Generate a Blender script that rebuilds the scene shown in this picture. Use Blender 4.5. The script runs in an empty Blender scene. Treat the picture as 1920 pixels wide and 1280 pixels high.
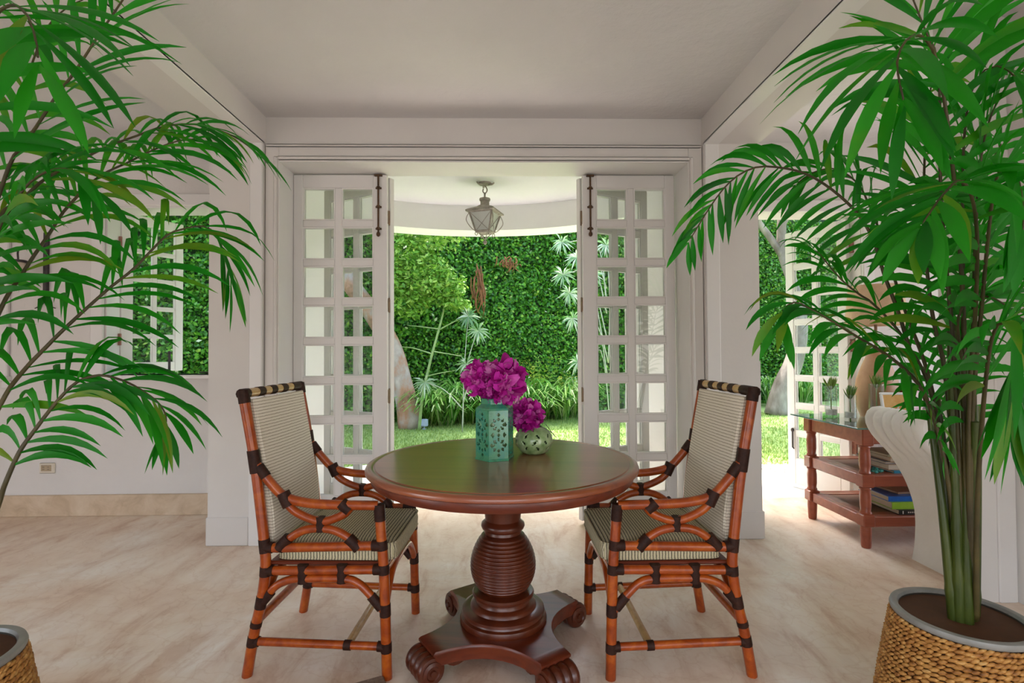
import bpy, bmesh, math, random
import numpy as np
from mathutils import Vector, Matrix

random.seed(7)
RNG = np.random.default_rng(11)
scene = bpy.context.scene
COL = scene.collection
PI = math.pi

# ------------------------------------------------------------------ camera
YAW, PITCH, ROLL, CAM_Z = math.radians(1.2), math.radians(1.07), math.radians(0.3), 1.2
fw = Vector((math.sin(YAW) * math.cos(PITCH), math.cos(YAW) * math.cos(PITCH), math.sin(PITCH)))
rt = Vector((math.cos(YAW), -math.sin(YAW), 0))
up = rt.cross(fw)
r2 = rt * math.cos(ROLL) - up * math.sin(ROLL)
u2 = up * math.cos(ROLL) + rt * math.sin(ROLL)
cam_data = bpy.data.cameras.new('camera')
cam_data.sensor_width = 36.0
cam_data.lens = 18.0
cam_data.clip_start = 0.05
cam_data.clip_end = 200
cam = bpy.data.objects.new('camera', cam_data)
COL.objects.link(cam)
m3 = Matrix((r2, u2, -fw)).transposed()
cam.matrix_world = Matrix.Translation((0, 0, CAM_Z)) @ m3.to_4x4()
scene.camera = cam

# ------------------------------------------------------------------ sky, sun, added fill lights
world = bpy.data.worlds.new('sky')
scene.world = world
world.use_nodes = True
wn = world.node_tree
wn.nodes.clear()
w_out = wn.nodes.new('ShaderNodeOutputWorld')
w_bg = wn.nodes.new('ShaderNodeBackground')
w_sky = wn.nodes.new('ShaderNodeTexSky')
w_sky.sky_type = 'NISHITA'
w_sky.sun_disc = False
w_sky.sun_elevation = math.radians(66)
w_sky.sun_rotation = math.radians(335)
w_sky.air_density = 1.0
w_sky.dust_density = 5.0
w_sky.ozone_density = 0.6
w_bg.inputs['Strength'].default_value = 1.5
wn.links.new(w_sky.outputs[0], w_bg.inputs[0])
wn.links.new(w_bg.outputs[0], w_out.inputs[0])

sun_data = bpy.data.lights.new('sun', 'SUN')
sun_data.energy = 13.0
sun_data.color = (1.0, 0.965, 0.92)
sun_data.angle = math.radians(0.6)
sun = bpy.data.objects.new('sun', sun_data)
COL.objects.link(sun)
sun.rotation_euler = Vector((0.16, -0.35, -1.0)).to_track_quat('-Z', 'Y').to_euler()


def area_light(name, loc, target, sx, sy, power, color):
    d = bpy.data.lights.new(name, 'AREA')
    d.shape = 'RECTANGLE'
    d.size = sx
    d.size_y = sy
    d.energy = power
    d.color = color
    o = bpy.data.objects.new(name, d)
    COL.objects.link(o)
    o.location = loc
    o.rotation_euler = (Vector(target) - Vector(loc)).to_track_quat('-Z', 'Z').to_euler()
    return o


# fill lights added at made-up openings behind and beside the camera
area_light('fill_light_back', (-0.4, -3.90, 1.0), (-0.4, -1.6, 2.1), 4.3, 1.7, 52, (1.0, 0.94, 0.905))
area_light('fill_light_side_left', (-5.44, -1.4, 1.15), (-3.0, -1.0, 1.5), 3.2, 1.9, 52, (1.0, 0.94, 0.905))
area_light('fill_light_side_right', (2.42, -1.5, 1.15), (0.0, -1.1, 1.4), 2.0, 1.7, 40, (1.0, 0.94, 0.905))
area_light('fill_light_bay_right', (5.45, 2.2, 1.5), (0, 2.6, 1.5), 2.6, 1.9, 50, (1.0, 0.965, 0.93))  # extra fill added for the hidden right bay

scene.view_settings.view_transform = 'Standard'
scene.view_settings.look = 'None'
scene.view_settings.gamma = 1.0
scene.view_settings.use_curve_mapping = False
scene.view_settings.exposure = 0.0
try:
    scene.cycles.transparent_max_bounces = 32
except AttributeError:
    pass

# ------------------------------------------------------------------ materials
MATS = {}


def new_mat(name):
    m = bpy.data.materials.new(name)
    m.use_nodes = True
    MATS[name] = m
    nt = m.node_tree
    return m, nt, nt.nodes['Principled BSDF']


def ramp_node(nt, stops, interp='LINEAR'):
    r = nt.nodes.new('ShaderNodeValToRGB')
    r.color_ramp.interpolation = interp
    els = r.color_ramp.elements
    while len(els) < len(stops):
        els.new(0.5)
    for e, (p, c) in zip(els, stops):
        e.position = p
        e.color = (c[0], c[1], c[2], 1)
    return r


def coords(nt, kind='Object', scale=(1, 1, 1), rot=(0, 0, 0)):
    t = nt.nodes.new('ShaderNodeTexCoord')
    mp = nt.nodes.new('ShaderNodeMapping')
    mp.inputs['Scale'].default_value = scale
    mp.inputs['Rotation'].default_value = rot
    nt.links.new(t.outputs[kind], mp.inputs['Vector'])
    return mp.outputs['Vector']


def noise(nt, vec, scale, detail=4, rough=0.55, dist=0.0):
    n = nt.nodes.new('ShaderNodeTexNoise')
    n.inputs['Scale'].default_value = scale
    n.inputs['Detail'].default_value = detail
    n.inputs['Roughness'].default_value = rough
    n.inputs['Distortion'].default_value = dist
    if vec is not None:
        nt.links.new(vec, n.inputs['Vector'])
    return n.outputs['Fac']


def bump(nt, bsdf, height, strength=0.2, dist=0.01):
    b = nt.nodes.new('ShaderNodeBump')
    b.inputs['Strength'].default_value = strength
    b.inputs['Distance'].default_value = dist
    nt.links.new(height, b.inputs['Height'])
    nt.links.new(b.outputs[0], bsdf.inputs['Normal'])


def mat_noise(name, stops, scale=4, rough=0.5, vscale=(1, 1, 1), detail=4, bmp=0, bscale=None, bdist=0.005,
              spec=0.5, coat=0, metal=0, dist=0.0, kind='Object'):
    m, nt, b = new_mat(name)
    v = coords(nt, kind, vscale)
    f = noise(nt, v, scale, detail, 0.6, dist)
    r = ramp_node(nt, stops)
    nt.links.new(f, r.inputs[0])
    nt.links.new(r.outputs[0], b.inputs['Base Color'])
    b.inputs['Roughness'].default_value = rough
    b.inputs['Specular IOR Level'].default_value = spec
    b.inputs['Metallic'].default_value = metal
    if coat:
        b.inputs['Coat Weight'].default_value = coat
        b.inputs['Coat Roughness'].default_value = 0.12
    if bmp:
        f2 = noise(nt, v, bscale or scale * 6, 5, 0.6)
        bump(nt, b, f2, bmp, bdist)
    return m


mat_noise('wall_paint', [(0.3, (0.665, 0.630, 0.595)), (0.7, (0.715, 0.68, 0.645))], 1.5, 0.6, bmp=0.12, bscale=40, spec=0.3)
mat_noise('plaster', [(0.3, (0.68, 0.645, 0.615)), (0.7, (0.73, 0.695, 0.665))], 2.2, 0.8, bmp=0.35, bscale=14, bdist=0.01, spec=0.2)
mat_noise('ceiling_plaster', [(0.3, (0.64, 0.615, 0.605)), (0.7, (0.69, 0.665, 0.655))], 1.2, 0.85, bmp=0.6, bscale=9, bdist=0.012, spec=0.2)
mat_noise('trim_paint', [(0.3, (0.74, 0.715, 0.69)), (0.7, (0.78, 0.755, 0.73))], 2, 0.35, spec=0.45)
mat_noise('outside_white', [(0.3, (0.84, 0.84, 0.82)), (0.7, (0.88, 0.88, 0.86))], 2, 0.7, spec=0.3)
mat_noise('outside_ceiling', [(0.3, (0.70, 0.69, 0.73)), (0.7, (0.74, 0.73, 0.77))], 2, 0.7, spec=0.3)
mat_noise('baseboard_stone', [(0.25, (0.42, 0.30, 0.19)), (0.5, (0.60, 0.46, 0.32)), (0.75, (0.70, 0.57, 0.43))], 7, 0.4, detail=8, dist=0.6)

# marble floor
m, nt, b = new_mat('floor_marble')
v = coords(nt, 'Object', (1, 1.15, 1), (0, 0, 0.5))
f1 = noise(nt, v, 1.1, 8, 0.62, 0.8)
f2 = noise(nt, coords(nt, 'Object', (2.6, 0.8, 1), (0, 0, -0.75)), 2.6, 10, 0.66, 0.5)
r1 = ramp_node(nt, [(0.32, (0.68, 0.50, 0.38)), (0.43, (0.83, 0.68, 0.55)), (0.52, (0.87, 0.75, 0.63)), (0.66, (0.92, 0.85, 0.77))])
r2n = ramp_node(nt, [(0.34, (0.74, 0.57, 0.47)), (0.46, (0.95, 0.90, 0.86)), (0.60, (1.05, 1.05, 1.05))])
nt.links.new(f1, r1.inputs[0])
nt.links.new(f2, r2n.inputs[0])
mx = nt.nodes.new('ShaderNodeMixRGB')
mx.blend_type = 'MULTIPLY'
mx.inputs[0].default_value = 0.72
nt.links.new(r1.outputs[0], mx.inputs[1])
nt.links.new(r2n.outputs[0], mx.inputs[2])
vo = nt.nodes.new('ShaderNodeTexVoronoi')
vo.feature = 'DISTANCE_TO_EDGE'
vo.inputs['Scale'].default_value = 6.5
wv = nt.nodes.new('ShaderNodeVectorMath')
wv.operation = 'ADD'
nn = nt.nodes.new('ShaderNodeTexNoise')
nn.inputs['Scale'].default_value = 2.0
nn.inputs['Detail'].default_value = 6
nt.links.new(v, nn.inputs['Vector'])
nt.links.new(v, wv.inputs[0])
nt.links.new(nn.outputs['Color'], wv.inputs[1])
nt.links.new(wv.outputs[0], vo.inputs['Vector'])
r3 = ramp_node(nt, [(0.0, (0.83, 0.74, 0.66)), (0.05, (1, 1, 1)), (1.0, (1, 1, 1))])
nt.links.new(vo.outputs['Distance'], r3.inputs[0])
mx2 = nt.nodes.new('ShaderNodeMixRGB')
mx2.blend_type = 'MULTIPLY'
mx2.inputs[0].default_value = 0.4
nt.links.new(mx.outputs[0], mx2.inputs[1])
nt.links.new(r3.outputs[0], mx2.inputs[2])
nt.links.new(mx2.outputs[0], b.inputs['Base Color'])
b.inputs['Roughness'].default_value = 0.34
b.inputs['Specular IOR Level'].default_value = 0.35
bump(nt, b, f2, 0.05, 0.01)

mat_noise('paving', [(0.3, (0.50, 0.48, 0.45)), (0.7, (0.60, 0.58, 0.55))], 5, 0.8, bmp=0.2, bscale=30)
mat_noise('gravel', [(0.3, (0.45, 0.42, 0.38)), (0.7, (0.85, 0.83, 0.80))], 30, 0.8)


def grain(name, dark, mid, light, rough=0.3, coat=0.4, scale=3.0, stretch=(1, 8, 8), crough=0.15):
    m, nt, b = new_mat(name)
    v = coords(nt, 'Object', stretch)
    f = noise(nt, v, scale, 6, 0.6, 0.7)
    r = ramp_node(nt, [(0.25, dark), (0.5, mid), (0.78, light)])
    nt.links.new(f, r.inputs[0])
    nt.links.new(r.outputs[0], b.inputs['Base Color'])
    b.inputs['Roughness'].default_value = rough
    b.inputs['Coat Weight'].default_value = coat
    b.inputs['Coat Roughness'].default_value = crough
    return m


grain('mahogany', (0.075, 0.011, 0.003), (0.13, 0.021, 0.006), (0.19, 0.036, 0.009), 0.34, 0.08, 2.2, (0.8, 9, 9))
grain('mahogany_turned', (0.050, 0.009, 0.003), (0.090, 0.017, 0.005), (0.14, 0.030, 0.009), 0.32, 0.15, 2.5, (5, 5, 1))
grain('mahogany_top', (0.17, 0.040, 0.014), (0.25, 0.062, 0.021), (0.33, 0.092, 0.030), 0.30, 0.9, 1.6, (0.6, 8, 8), 0.18)
grain('shelf_wood', (0.22, 0.045, 0.02), (0.31, 0.07, 0.03), (0.40, 0.10, 0.045), 0.35, 0.2, 2.5, (1, 7, 7))
grain('rattan', (0.17, 0.022, 0.002), (0.34, 0.055, 0.004), (0.52, 0.125, 0.010), 0.30, 0.12, 6.0, (3, 3, 3))
grain('rattan_light', (0.42, 0.24, 0.08), (0.55, 0.33, 0.13), (0.66, 0.44, 0.22), 0.35, 0.3, 8.0, (3, 3, 3))
mat_noise('binding', [(0.3, (0.018, 0.006, 0.004)), (0.7, (0.046, 0.016, 0.009))], 60, 0.55, spec=0.2, bmp=0.4, bscale=160, bdist=0.002)
mat_noise('book_page', [(0.3, (0.55, 0.45, 0.33)), (0.7, (0.66, 0.56, 0.43))], 60, 0.7, (1, 1, 40))
mat_noise('bronze', [(0.3, (0.06, 0.030, 0.015)), (0.7, (0.13, 0.07, 0.035))], 30, 0.45, metal=0.6)
mat_noise('hinge_brass', [(0.3, (0.16, 0.10, 0.06)), (0.7, (0.28, 0.19, 0.12))], 30, 0.5, metal=0.5)
mat_noise('hinge_rust', [(0.3, (0.25, 0.10, 0.07)), (0.7, (0.36, 0.18, 0.13))], 30, 0.6)
mat_noise('iron', [(0.3, (0.035, 0.028, 0.030)), (0.7, (0.075, 0.06, 0.062))], 25, 0.5, metal=0.3)
mat_noise('aged_metal', [(0.3, (0.24, 0.21, 0.185)), (0.55, (0.37, 0.33, 0.29)), (0.75, (0.54, 0.49, 0.44))], 28, 0.6, metal=0.1)
mat_noise('pot_rim', [(0.3, (0.22, 0.22, 0.205)), (0.7, (0.30, 0.30, 0.28))], 12, 0.35, spec=0.5)
mat_noise('pot_inside', [(0.3, (0.03, 0.026, 0.02)), (0.7, (0.06, 0.05, 0.04))], 9, 0.4)
mat_noise('soil', [(0.3, (0.004, 0.003, 0.002)), (0.7, (0.012, 0.008, 0.005))], 25, 0.95, spec=0.05, bmp=0.8, bscale=60)
mat_noise('rush_weave', [(0.25, (0.13, 0.045, 0.010)), (0.42, (0.36, 0.15, 0.030)), (0.58, (0.55, 0.28, 0.07)), (0.75, (0.68, 0.45, 0.18))], 40, 0.6, (1, 1, 1.6), detail=6)
mat_noise('basket_wall', [(0.3, (0.08, 0.03, 0.01)), (0.7, (0.10, 0.035, 0.01))], 26, 0.8)
mat_noise('cream_plastic', [(0.3, (0.62, 0.55, 0.44)), (0.7, (0.67, 0.60, 0.49))], 10, 0.4)
mat_noise('socket_tan', [(0.3, (0.38, 0.29, 0.18)), (0.7, (0.44, 0.34, 0.22))], 20, 0.5)
mat_noise('slipcover', [(0.3, (0.80, 0.775, 0.725)), (0.7, (0.86, 0.84, 0.80))], 5, 0.85, bmp=0.3, bscale=18, bdist=0.01, spec=0.2)
mat_noise('lamp_shade_linen', [(0.3, (0.60, 0.40, 0.24)), (0.7, (0.70, 0.50, 0.33))], 20, 0.8)
mat_noise('terracotta', [(0.3, (0.42, 0.22, 0.11)), (0.7, (0.56, 0.34, 0.2))], 6, 0.5)
mat_noise('box_wood', [(0.3, (0.24, 0.085, 0.04)), (0.7, (0.34, 0.14, 0.07))], 8, 0.5, (1, 1, 6))
mat_noise('frame_white', [(0.3, (0.78, 0.77, 0.74)), (0.7, (0.84, 0.83, 0.80))], 8, 0.4)
mat_noise('frame_gold', [(0.3, (0.45, 0.27, 0.08)), (0.7, (0.6, 0.4, 0.14))], 12, 0.45)
mat_noise('photo_orange', [(0.3, (0.62, 0.32, 0.08)), (0.7, (0.75, 0.48, 0.18))], 14, 0.4)
mat_noise('photo_pink', [(0.3, (0.55, 0.25, 0.32)), (0.7, (0.72, 0.55, 0.5))], 30, 0.4)
mat_noise('photo_dark', [(0.3, (0.05, 0.03, 0.025)), (0.7, (0.10, 0.06, 0.05))], 30, 0.5)
mat_noise('photo_shirt', [(0.3, (0.25, 0.33, 0.32)), (0.7, (0.45, 0.50, 0.48))], 30, 0.5)
mat_noise('photo_skin', [(0.3, (0.55, 0.32, 0.22)), (0.7, (0.6, 0.37, 0.26))], 30, 0.5)
mat_noise('book_tan', [(0.3, (0.42, 0.25, 0.14)), (0.7, (0.52, 0.33, 0.2))], 14, 0.5)
mat_noise('book_grey', [(0.3, (0.18, 0.18, 0.2)), (0.7, (0.26, 0.26, 0.28))], 14, 0.5)
mat_noise('book_olive', [(0.3, (0.32, 0.27, 0.14)), (0.7, (0.42, 0.36, 0.2))], 14, 0.5)
mat_noise('book_teal', [(0.3, (0.02, 0.2, 0.32)), (0.7, (0.03, 0.28, 0.42))], 14, 0.4)
mat_noise('book_blue', [(0.3, (0.01, 0.10, 0.45)), (0.7, (0.02, 0.16, 0.6))], 14, 0.3)
mat_noise('book_lime', [(0.3, (0.25, 0.48, 0.02)), (0.7, (0.36, 0.58, 0.04))], 14, 0.4)
mat_noise('book_black', [(0.3, (0.015, 0.012, 0.01)), (0.7, (0.03, 0.025, 0.02))], 14, 0.4)
mat_noise('print_white', [(0.3, (0.6, 0.55, 0.5)), (0.7, (0.7, 0.65, 0.6))], 14, 0.5)
mat_noise('turquoise_bead', [(0.3, (0.0, 0.16, 0.13)), (0.7, (0.08, 0.42, 0.36))], 60, 0.3)
mat_noise('mat_taupe', [(0.3, (0.16, 0.11, 0.08)), (0.7, (0.27, 0.19, 0.14))], 120, 0.9, bmp=0.5, bscale=200)
mat_noise('bark_pale', [(0.3, (0.13, 0.10, 0.075)), (0.5, (0.24, 0.20, 0.165)), (0.7, (0.36, 0.32, 0.27))], 5, 0.85, (1, 1, 0.4), detail=8, bmp=0.6, bscale=14)
mat_noise('bark_peeling', [(0.3, (0.14, 0.075, 0.04)), (0.44, (0.36, 0.19, 0.11)), (0.54, (0.34, 0.28, 0.23)), (0.75, (0.52, 0.45, 0.38))], 4, 0.85, (1, 1, 0.6), detail=8, bmp=0.6, bscale=14)
mat_noise('stem_green', [(0.3, (0.16, 0.26, 0.08)), (0.7, (0.28, 0.38, 0.14))], 8, 0.6)
mat_noise('dry_frond', [(0.3, (0.13, 0.045, 0.012)), (0.7, (0.30, 0.12, 0.04))], 8, 0.8)
mat_noise('twig_grey', [(0.3, (0.30, 0.32, 0.24)), (0.7, (0.45, 0.47, 0.36))], 8, 0.8)
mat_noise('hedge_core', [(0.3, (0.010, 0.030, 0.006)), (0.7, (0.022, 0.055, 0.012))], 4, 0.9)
mat_noise('bluish_plastic', [(0.3, (0.35, 0.42, 0.55)), (0.7, (0.5, 0.57, 0.7))], 8, 0.4)
mat_noise('cane_green', [(0.25, (0.020, 0.036, 0.003)), (0.5, (0.042, 0.066, 0.006)), (0.75, (0.085, 0.105, 0.014))], 5, 0.38, (6, 6, 1), spec=0.5)
mat_noise('rachis_brown', [(0.3, (0.035, 0.028, 0.008)), (0.7, (0.09, 0.07, 0.018))], 9, 0.5)
mat_noise('glass_green_edge', [(0.3, (0.06, 0.16, 0.13)), (0.7, (0.1, 0.22, 0.18))], 5, 0.1)
mat_noise('sconce_glass', [(0.3, (0.86, 0.86, 0.86)), (0.7, (0.9, 0.9, 0.9))], 6, 0.15, spec=0.8)
mat_noise('sconce_cup', [(0.3, (0.62, 0.52, 0.40)), (0.7, (0.7, 0.6, 0.47))], 6, 0.4)
mat_noise('teal_glaze', [(0.25, (0.03, 0.17, 0.085)), (0.45, (0.07, 0.32, 0.17)), (0.58, (0.03, 0.27, 0.19)), (0.75, (0.20, 0.42, 0.22))], 22, 0.18, coat=0.6, detail=6)
mat_noise('celadon_glaze', [(0.25, (0.12, 0.22, 0.07)), (0.5, (0.26, 0.40, 0.17)), (0.75, (0.42, 0.54, 0.30))], 30, 0.2, coat=0.6, detail=5)


# foliage: diffuse leaf with light passing through it, colour varied piece by piece
def leaf_mat(name, stops, rough=0.4, trans=0.35, attr=None, tstops=None, spec=0.4, nscale=3.0, nmix=0.0):
    m, nt, b = new_mat(name)
    out = nt.nodes['Material Output']
    if attr:
        a = nt.nodes.new('ShaderNodeAttribute')
        a.attribute_name = attr
        fac = a.outputs['Fac']
    else:
        a = nt.nodes.new('ShaderNodeObjectInfo')
        fac = a.outputs['Random']
    if nmix:
        n = noise(nt, coords(nt, 'Object'), nscale, 4)
        mm = nt.nodes.new('ShaderNodeMath')
        mm.operation = 'MULTIPLY_ADD'
        sb = nt.nodes.new('ShaderNodeMath')
        sb.operation = 'SUBTRACT'
        sb.inputs[1].default_value = 0.5
        nt.links.new(n, sb.inputs[0])
        nt.links.new(sb.outputs[0], mm.inputs[0])
        mm.inputs[1].default_value = nmix
        nt.links.new(fac, mm.inputs[2])
        fac = mm.outputs[0]
    r = ramp_node(nt, stops)
    nt.links.new(fac, r.inputs[0])
    nt.links.new(r.outputs[0], b.inputs['Base Color'])
    b.inputs['Roughness'].default_value = rough
    b.inputs['Specular IOR Level'].default_value = spec
    t = nt.nodes.new('ShaderNodeBsdfTranslucent')
    if tstops:
        r_t = ramp_node(nt, tstops)
        nt.links.new(fac, r_t.inputs[0])
        nt.links.new(r_t.outputs[0], t.inputs['Color'])
    else:
        nt.links.new(r.outputs[0], t.inputs['Color'])
    mix = nt.nodes.new('ShaderNodeMixShader')
    mix.inputs[0].default_value = trans
    nt.links.new(b.outputs[0], mix.inputs[1])
    nt.links.new(t.outputs[0], mix.inputs[2])
    nt.links.new(mix.outputs[0], out.inputs['Surface'])
    return m


leaf_mat('palm_leaf', [(0.0, (0.002, 0.11, 0.003)), (0.45, (0.004, 0.21, 0.005)), (0.8, (0.02, 0.28, 0.008)), (1.0, (0.15, 0.26, 0.010))], 0.45, 0.38,
         tstops=[(0.0, (0.008, 0.36, 0.004)), (0.85, (0.03, 0.46, 0.008)), (1.0, (0.26, 0.42, 0.02))], nmix=0.5, nscale=5)
leaf_mat('hedge_leaf', [(0.0, (0.025, 0.12, 0.008)), (0.4, (0.065, 0.25, 0.016)), (0.75, (0.14, 0.40, 0.026)), (0.93, (0.32, 0.50, 0.06)), (1.0, (0.52, 0.60, 0.34))], 0.4, 0.3, attr='rnd', nmix=0.35, nscale=1.2)
leaf_mat('light_leaf', [(0.0, (0.12, 0.30, 0.03)), (0.5, (0.24, 0.46, 0.05)), (1.0, (0.42, 0.58, 0.12))], 0.5, 0.4, attr='rnd')
leaf_mat('silver_leaf', [(0.0, (0.10, 0.24, 0.08)), (0.5, (0.22, 0.36, 0.18)), (1.0, (0.50, 0.58, 0.44))], 0.45, 0.3, attr='rnd')
leaf_mat('strap_leaf', [(0.0, (0.05, 0.20, 0.02)), (0.45, (0.14, 0.36, 0.05)), (0.8, (0.32, 0.50, 0.12)), (1.0, (0.62, 0.70, 0.42))], 0.4, 0.3, attr='rnd')
leaf_mat('fern_leaf', [(0.0, (0.16, 0.36, 0.03)), (0.6, (0.34, 0.50, 0.05)), (1.0, (0.55, 0.58, 0.08))], 0.5, 0.35, attr='rnd')
leaf_mat('crown_leaf', [(0.0, (0.03, 0.14, 0.015)), (0.6, (0.08, 0.26, 0.03)), (1.0, (0.22, 0.40, 0.06))], 0.45, 0.35, attr='rnd')
leaf_mat('grass_blade', [(0.0, (0.15, 0.25, 0.05)), (0.6, (0.24, 0.36, 0.08)), (1.0, (0.36, 0.44, 0.13))], 0.6, 0.3, attr='rnd')
leaf_mat('succulent', [(0.0, (0.10, 0.22, 0.03)), (1.0, (0.24, 0.36, 0.06))], 0.5, 0.2)
leaf_mat('petal_magenta', [(0.0, (0.34, 0.004, 0.20)), (0.4, (0.60, 0.012, 0.40)), (0.75, (0.78, 0.05, 0.58)), (1.0, (0.90, 0.35, 0.74))], 0.5, 0.3, nmix=0.5, nscale=30)
mat_noise('lawn_turf', [(0.3, (0.15, 0.25, 0.06)), (0.55, (0.22, 0.33, 0.085)), (0.75, (0.29, 0.39, 0.11))], 5, 0.9, detail=8, bmp=0.5, bscale=80)

# clear window glass: what it lets through and what it mirrors
def glass_mat(name, tint, base=0.03, rough=0.01):
    m = bpy.data.materials.new(name)
    m.use_nodes = True
    MATS[name] = m
    nt = m.node_tree
    nt.nodes.clear()
    o = nt.nodes.new('ShaderNodeOutputMaterial')
    t = nt.nodes.new('ShaderNodeBsdfTransparent')
    t.inputs[0].default_value = (*tint, 1)
    g = nt.nodes.new('ShaderNodeBsdfGlossy')
    g.inputs['Roughness'].default_value = rough
    g.inputs['Color'].default_value = (0.9, 0.93, 0.92, 1)
    lw_ = nt.nodes.new('ShaderNodeLayerWeight')
    lw_.inputs['Blend'].default_value = 0.5
    pw_ = nt.nodes.new('ShaderNodeMath')
    pw_.operation = 'POWER'
    pw_.inputs[1].default_value = 5.0
    nt.links.new(lw_.outputs['Facing'], pw_.inputs[0])
    ad = nt.nodes.new('ShaderNodeMath')
    ad.operation = 'ADD'
    ad.use_clamp = True
    ad.inputs[1].default_value = base
    nt.links.new(pw_.outputs[0], ad.inputs[0])
    mx = nt.nodes.new('ShaderNodeMixShader')
    nt.links.new(ad.outputs[0], mx.inputs[0])
    nt.links.new(t.outputs[0], mx.inputs[1])
    nt.links.new(g.outputs[0], mx.inputs[2])
    nt.links.new(mx.outputs[0], o.inputs['Surface'])
    return m


glass_mat('pane_glass', (0.97, 0.985, 0.98), 0.025)
glass_mat('table_glass', (0.78, 0.90, 0.86), 0.08)
glass_mat('vase_glass', (0.93, 0.95, 0.95), 0.06)
mat_noise('frosted_glass', [(0.3, (0.50, 0.52, 0.49)), (0.7, (0.58, 0.60, 0.57))], 6, 0.3)


# woven fabric with fine dark stripes; axis: which local direction the stripes step along
def stripe_fabric(name, axis, period, base, dark, width=0.42, tint=(0.40, 0.40, 0.20), boxed=False):
    m, nt, b = new_mat(name)
    t = nt.nodes.new('ShaderNodeTexCoord')
    s = nt.nodes.new('ShaderNodeSeparateXYZ')
    nt.links.new(t.outputs['Object'], s.inputs[0])
    wob = noise(nt, coords(nt, 'Object', (30, 30, 30)), 3, 3)
    ma = nt.nodes.new('ShaderNodeMath')
    ma.operation = 'MULTIPLY_ADD'
    nt.links.new(wob, ma.inputs[0])
    ma.inputs[1].default_value = period * 0.35
    src = s.outputs[axis]
    if boxed:
        # on the front and rear faces of a boxed cushion the stripes step across the width instead
        sn = nt.nodes.new('ShaderNodeSeparateXYZ')
        nt.links.new(t.outputs['Normal'], sn.inputs[0])
        ab = nt.nodes.new('ShaderNodeMath')
        ab.operation = 'ABSOLUTE'
        nt.links.new(sn.outputs['X'], ab.inputs[0])
        gt = nt.nodes.new('ShaderNodeMath')
        gt.operation = 'GREATER_THAN'
        gt.inputs[1].default_value = 0.75
        nt.links.new(ab.outputs[0], gt.inputs[0])
        mf = nt.nodes.new('ShaderNodeMix')
        nt.links.new(gt.outputs[0], mf.inputs[0])
        nt.links.new(src, mf.inputs[2])
        nt.links.new(s.outputs['Y'], mf.inputs[3])
        src = mf.outputs[0]
    nt.links.new(src, ma.inputs[2])
    dv = nt.nodes.new('ShaderNodeMath')
    dv.operation = 'DIVIDE'
    dv.inputs[1].default_value = period
    nt.links.new(ma.outputs[0], dv.inputs[0])
    fr = nt.nodes.new('ShaderNodeMath')
    fr.operation = 'FRACT'
    nt.links.new(dv.outputs[0], fr.inputs[0])
    r = ramp_node(nt, [(0.0, dark), (width * 0.45, dark), (width, base), (0.62, base), (0.80, tint), (0.92, base)])
    nt.links.new(fr.outputs[0], r.inputs[0])
    nt.links.new(r.outputs[0], b.inputs['Base Color'])
    b.inputs['Roughness'].default_value = 0.85
    b.inputs['Specular IOR Level'].default_value = 0.2
    bump(nt, b, fr.outputs[0], 0.4, 0.0015)
    return m


stripe_fabric('back_fabric', 'Z', 0.0115, (0.74, 0.68, 0.57), (0.27, 0.225, 0.155), 0.26, (0.66, 0.60, 0.47))
stripe_fabric('seat_fabric', 'X', 0.0115, (0.62, 0.55, 0.38), (0.085, 0.075, 0.045), 0.42, (0.40, 0.38, 0.19), True)


def cane_mat():
    m, nt, b = new_mat('cane_webbing')
    v = coords(nt, 'Object', (1, 1, 1), (0, 0, PI / 4))
    ck = nt.nodes.new('ShaderNodeTexChecker')
    ck.inputs['Scale'].default_value = 90
    ck.inputs['Color1'].default_value = (0.32, 0.17, 0.10, 1)
    ck.inputs['Color2'].default_value = (0.16, 0.075, 0.045, 1)
    nt.links.new(v, ck.inputs['Vector'])
    nt.links.new(ck.outputs[0], b.inputs['Base Color'])
    b.inputs['Roughness'].default_value = 0.6


cane_mat()

# ------------------------------------------------------------------ mesh helpers
def catmull(pts, n):
    """n points along a smooth curve through pts (any dimension), about even in length"""
    P = np.array(pts, float)
    if len(P) < 3:
        t = np.linspace(0, 1, n)[:, None]
        return P[0] + (P[-1] - P[0]) * t
    E_ = np.vstack([2 * P[0] - P[1], P, 2 * P[-1] - P[-2]])
    out = []
    for i in range(1, len(E_) - 2):
        p0, p1, p2, p3 = E_[i - 1], E_[i], E_[i + 1], E_[i + 2]
        for t in np.linspace(0, 1, 12, endpoint=False):
            out.append(0.5 * ((2 * p1) + (p2 - p0) * t + (2 * p0 - 5 * p1 + 4 * p2 - p3) * t * t
                              + (3 * p1 - p0 - 3 * p2 + p3) * t ** 3))
    out.append(E_[-2])
    out = np.array(out)
    d = np.r_[0, np.cumsum(np.linalg.norm(np.diff(out, axis=0), axis=1))]
    s = np.linspace(0, d[-1], n)
    return np.stack([np.interp(s, d, out[:, k]) for k in range(out.shape[1])], 1)


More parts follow.
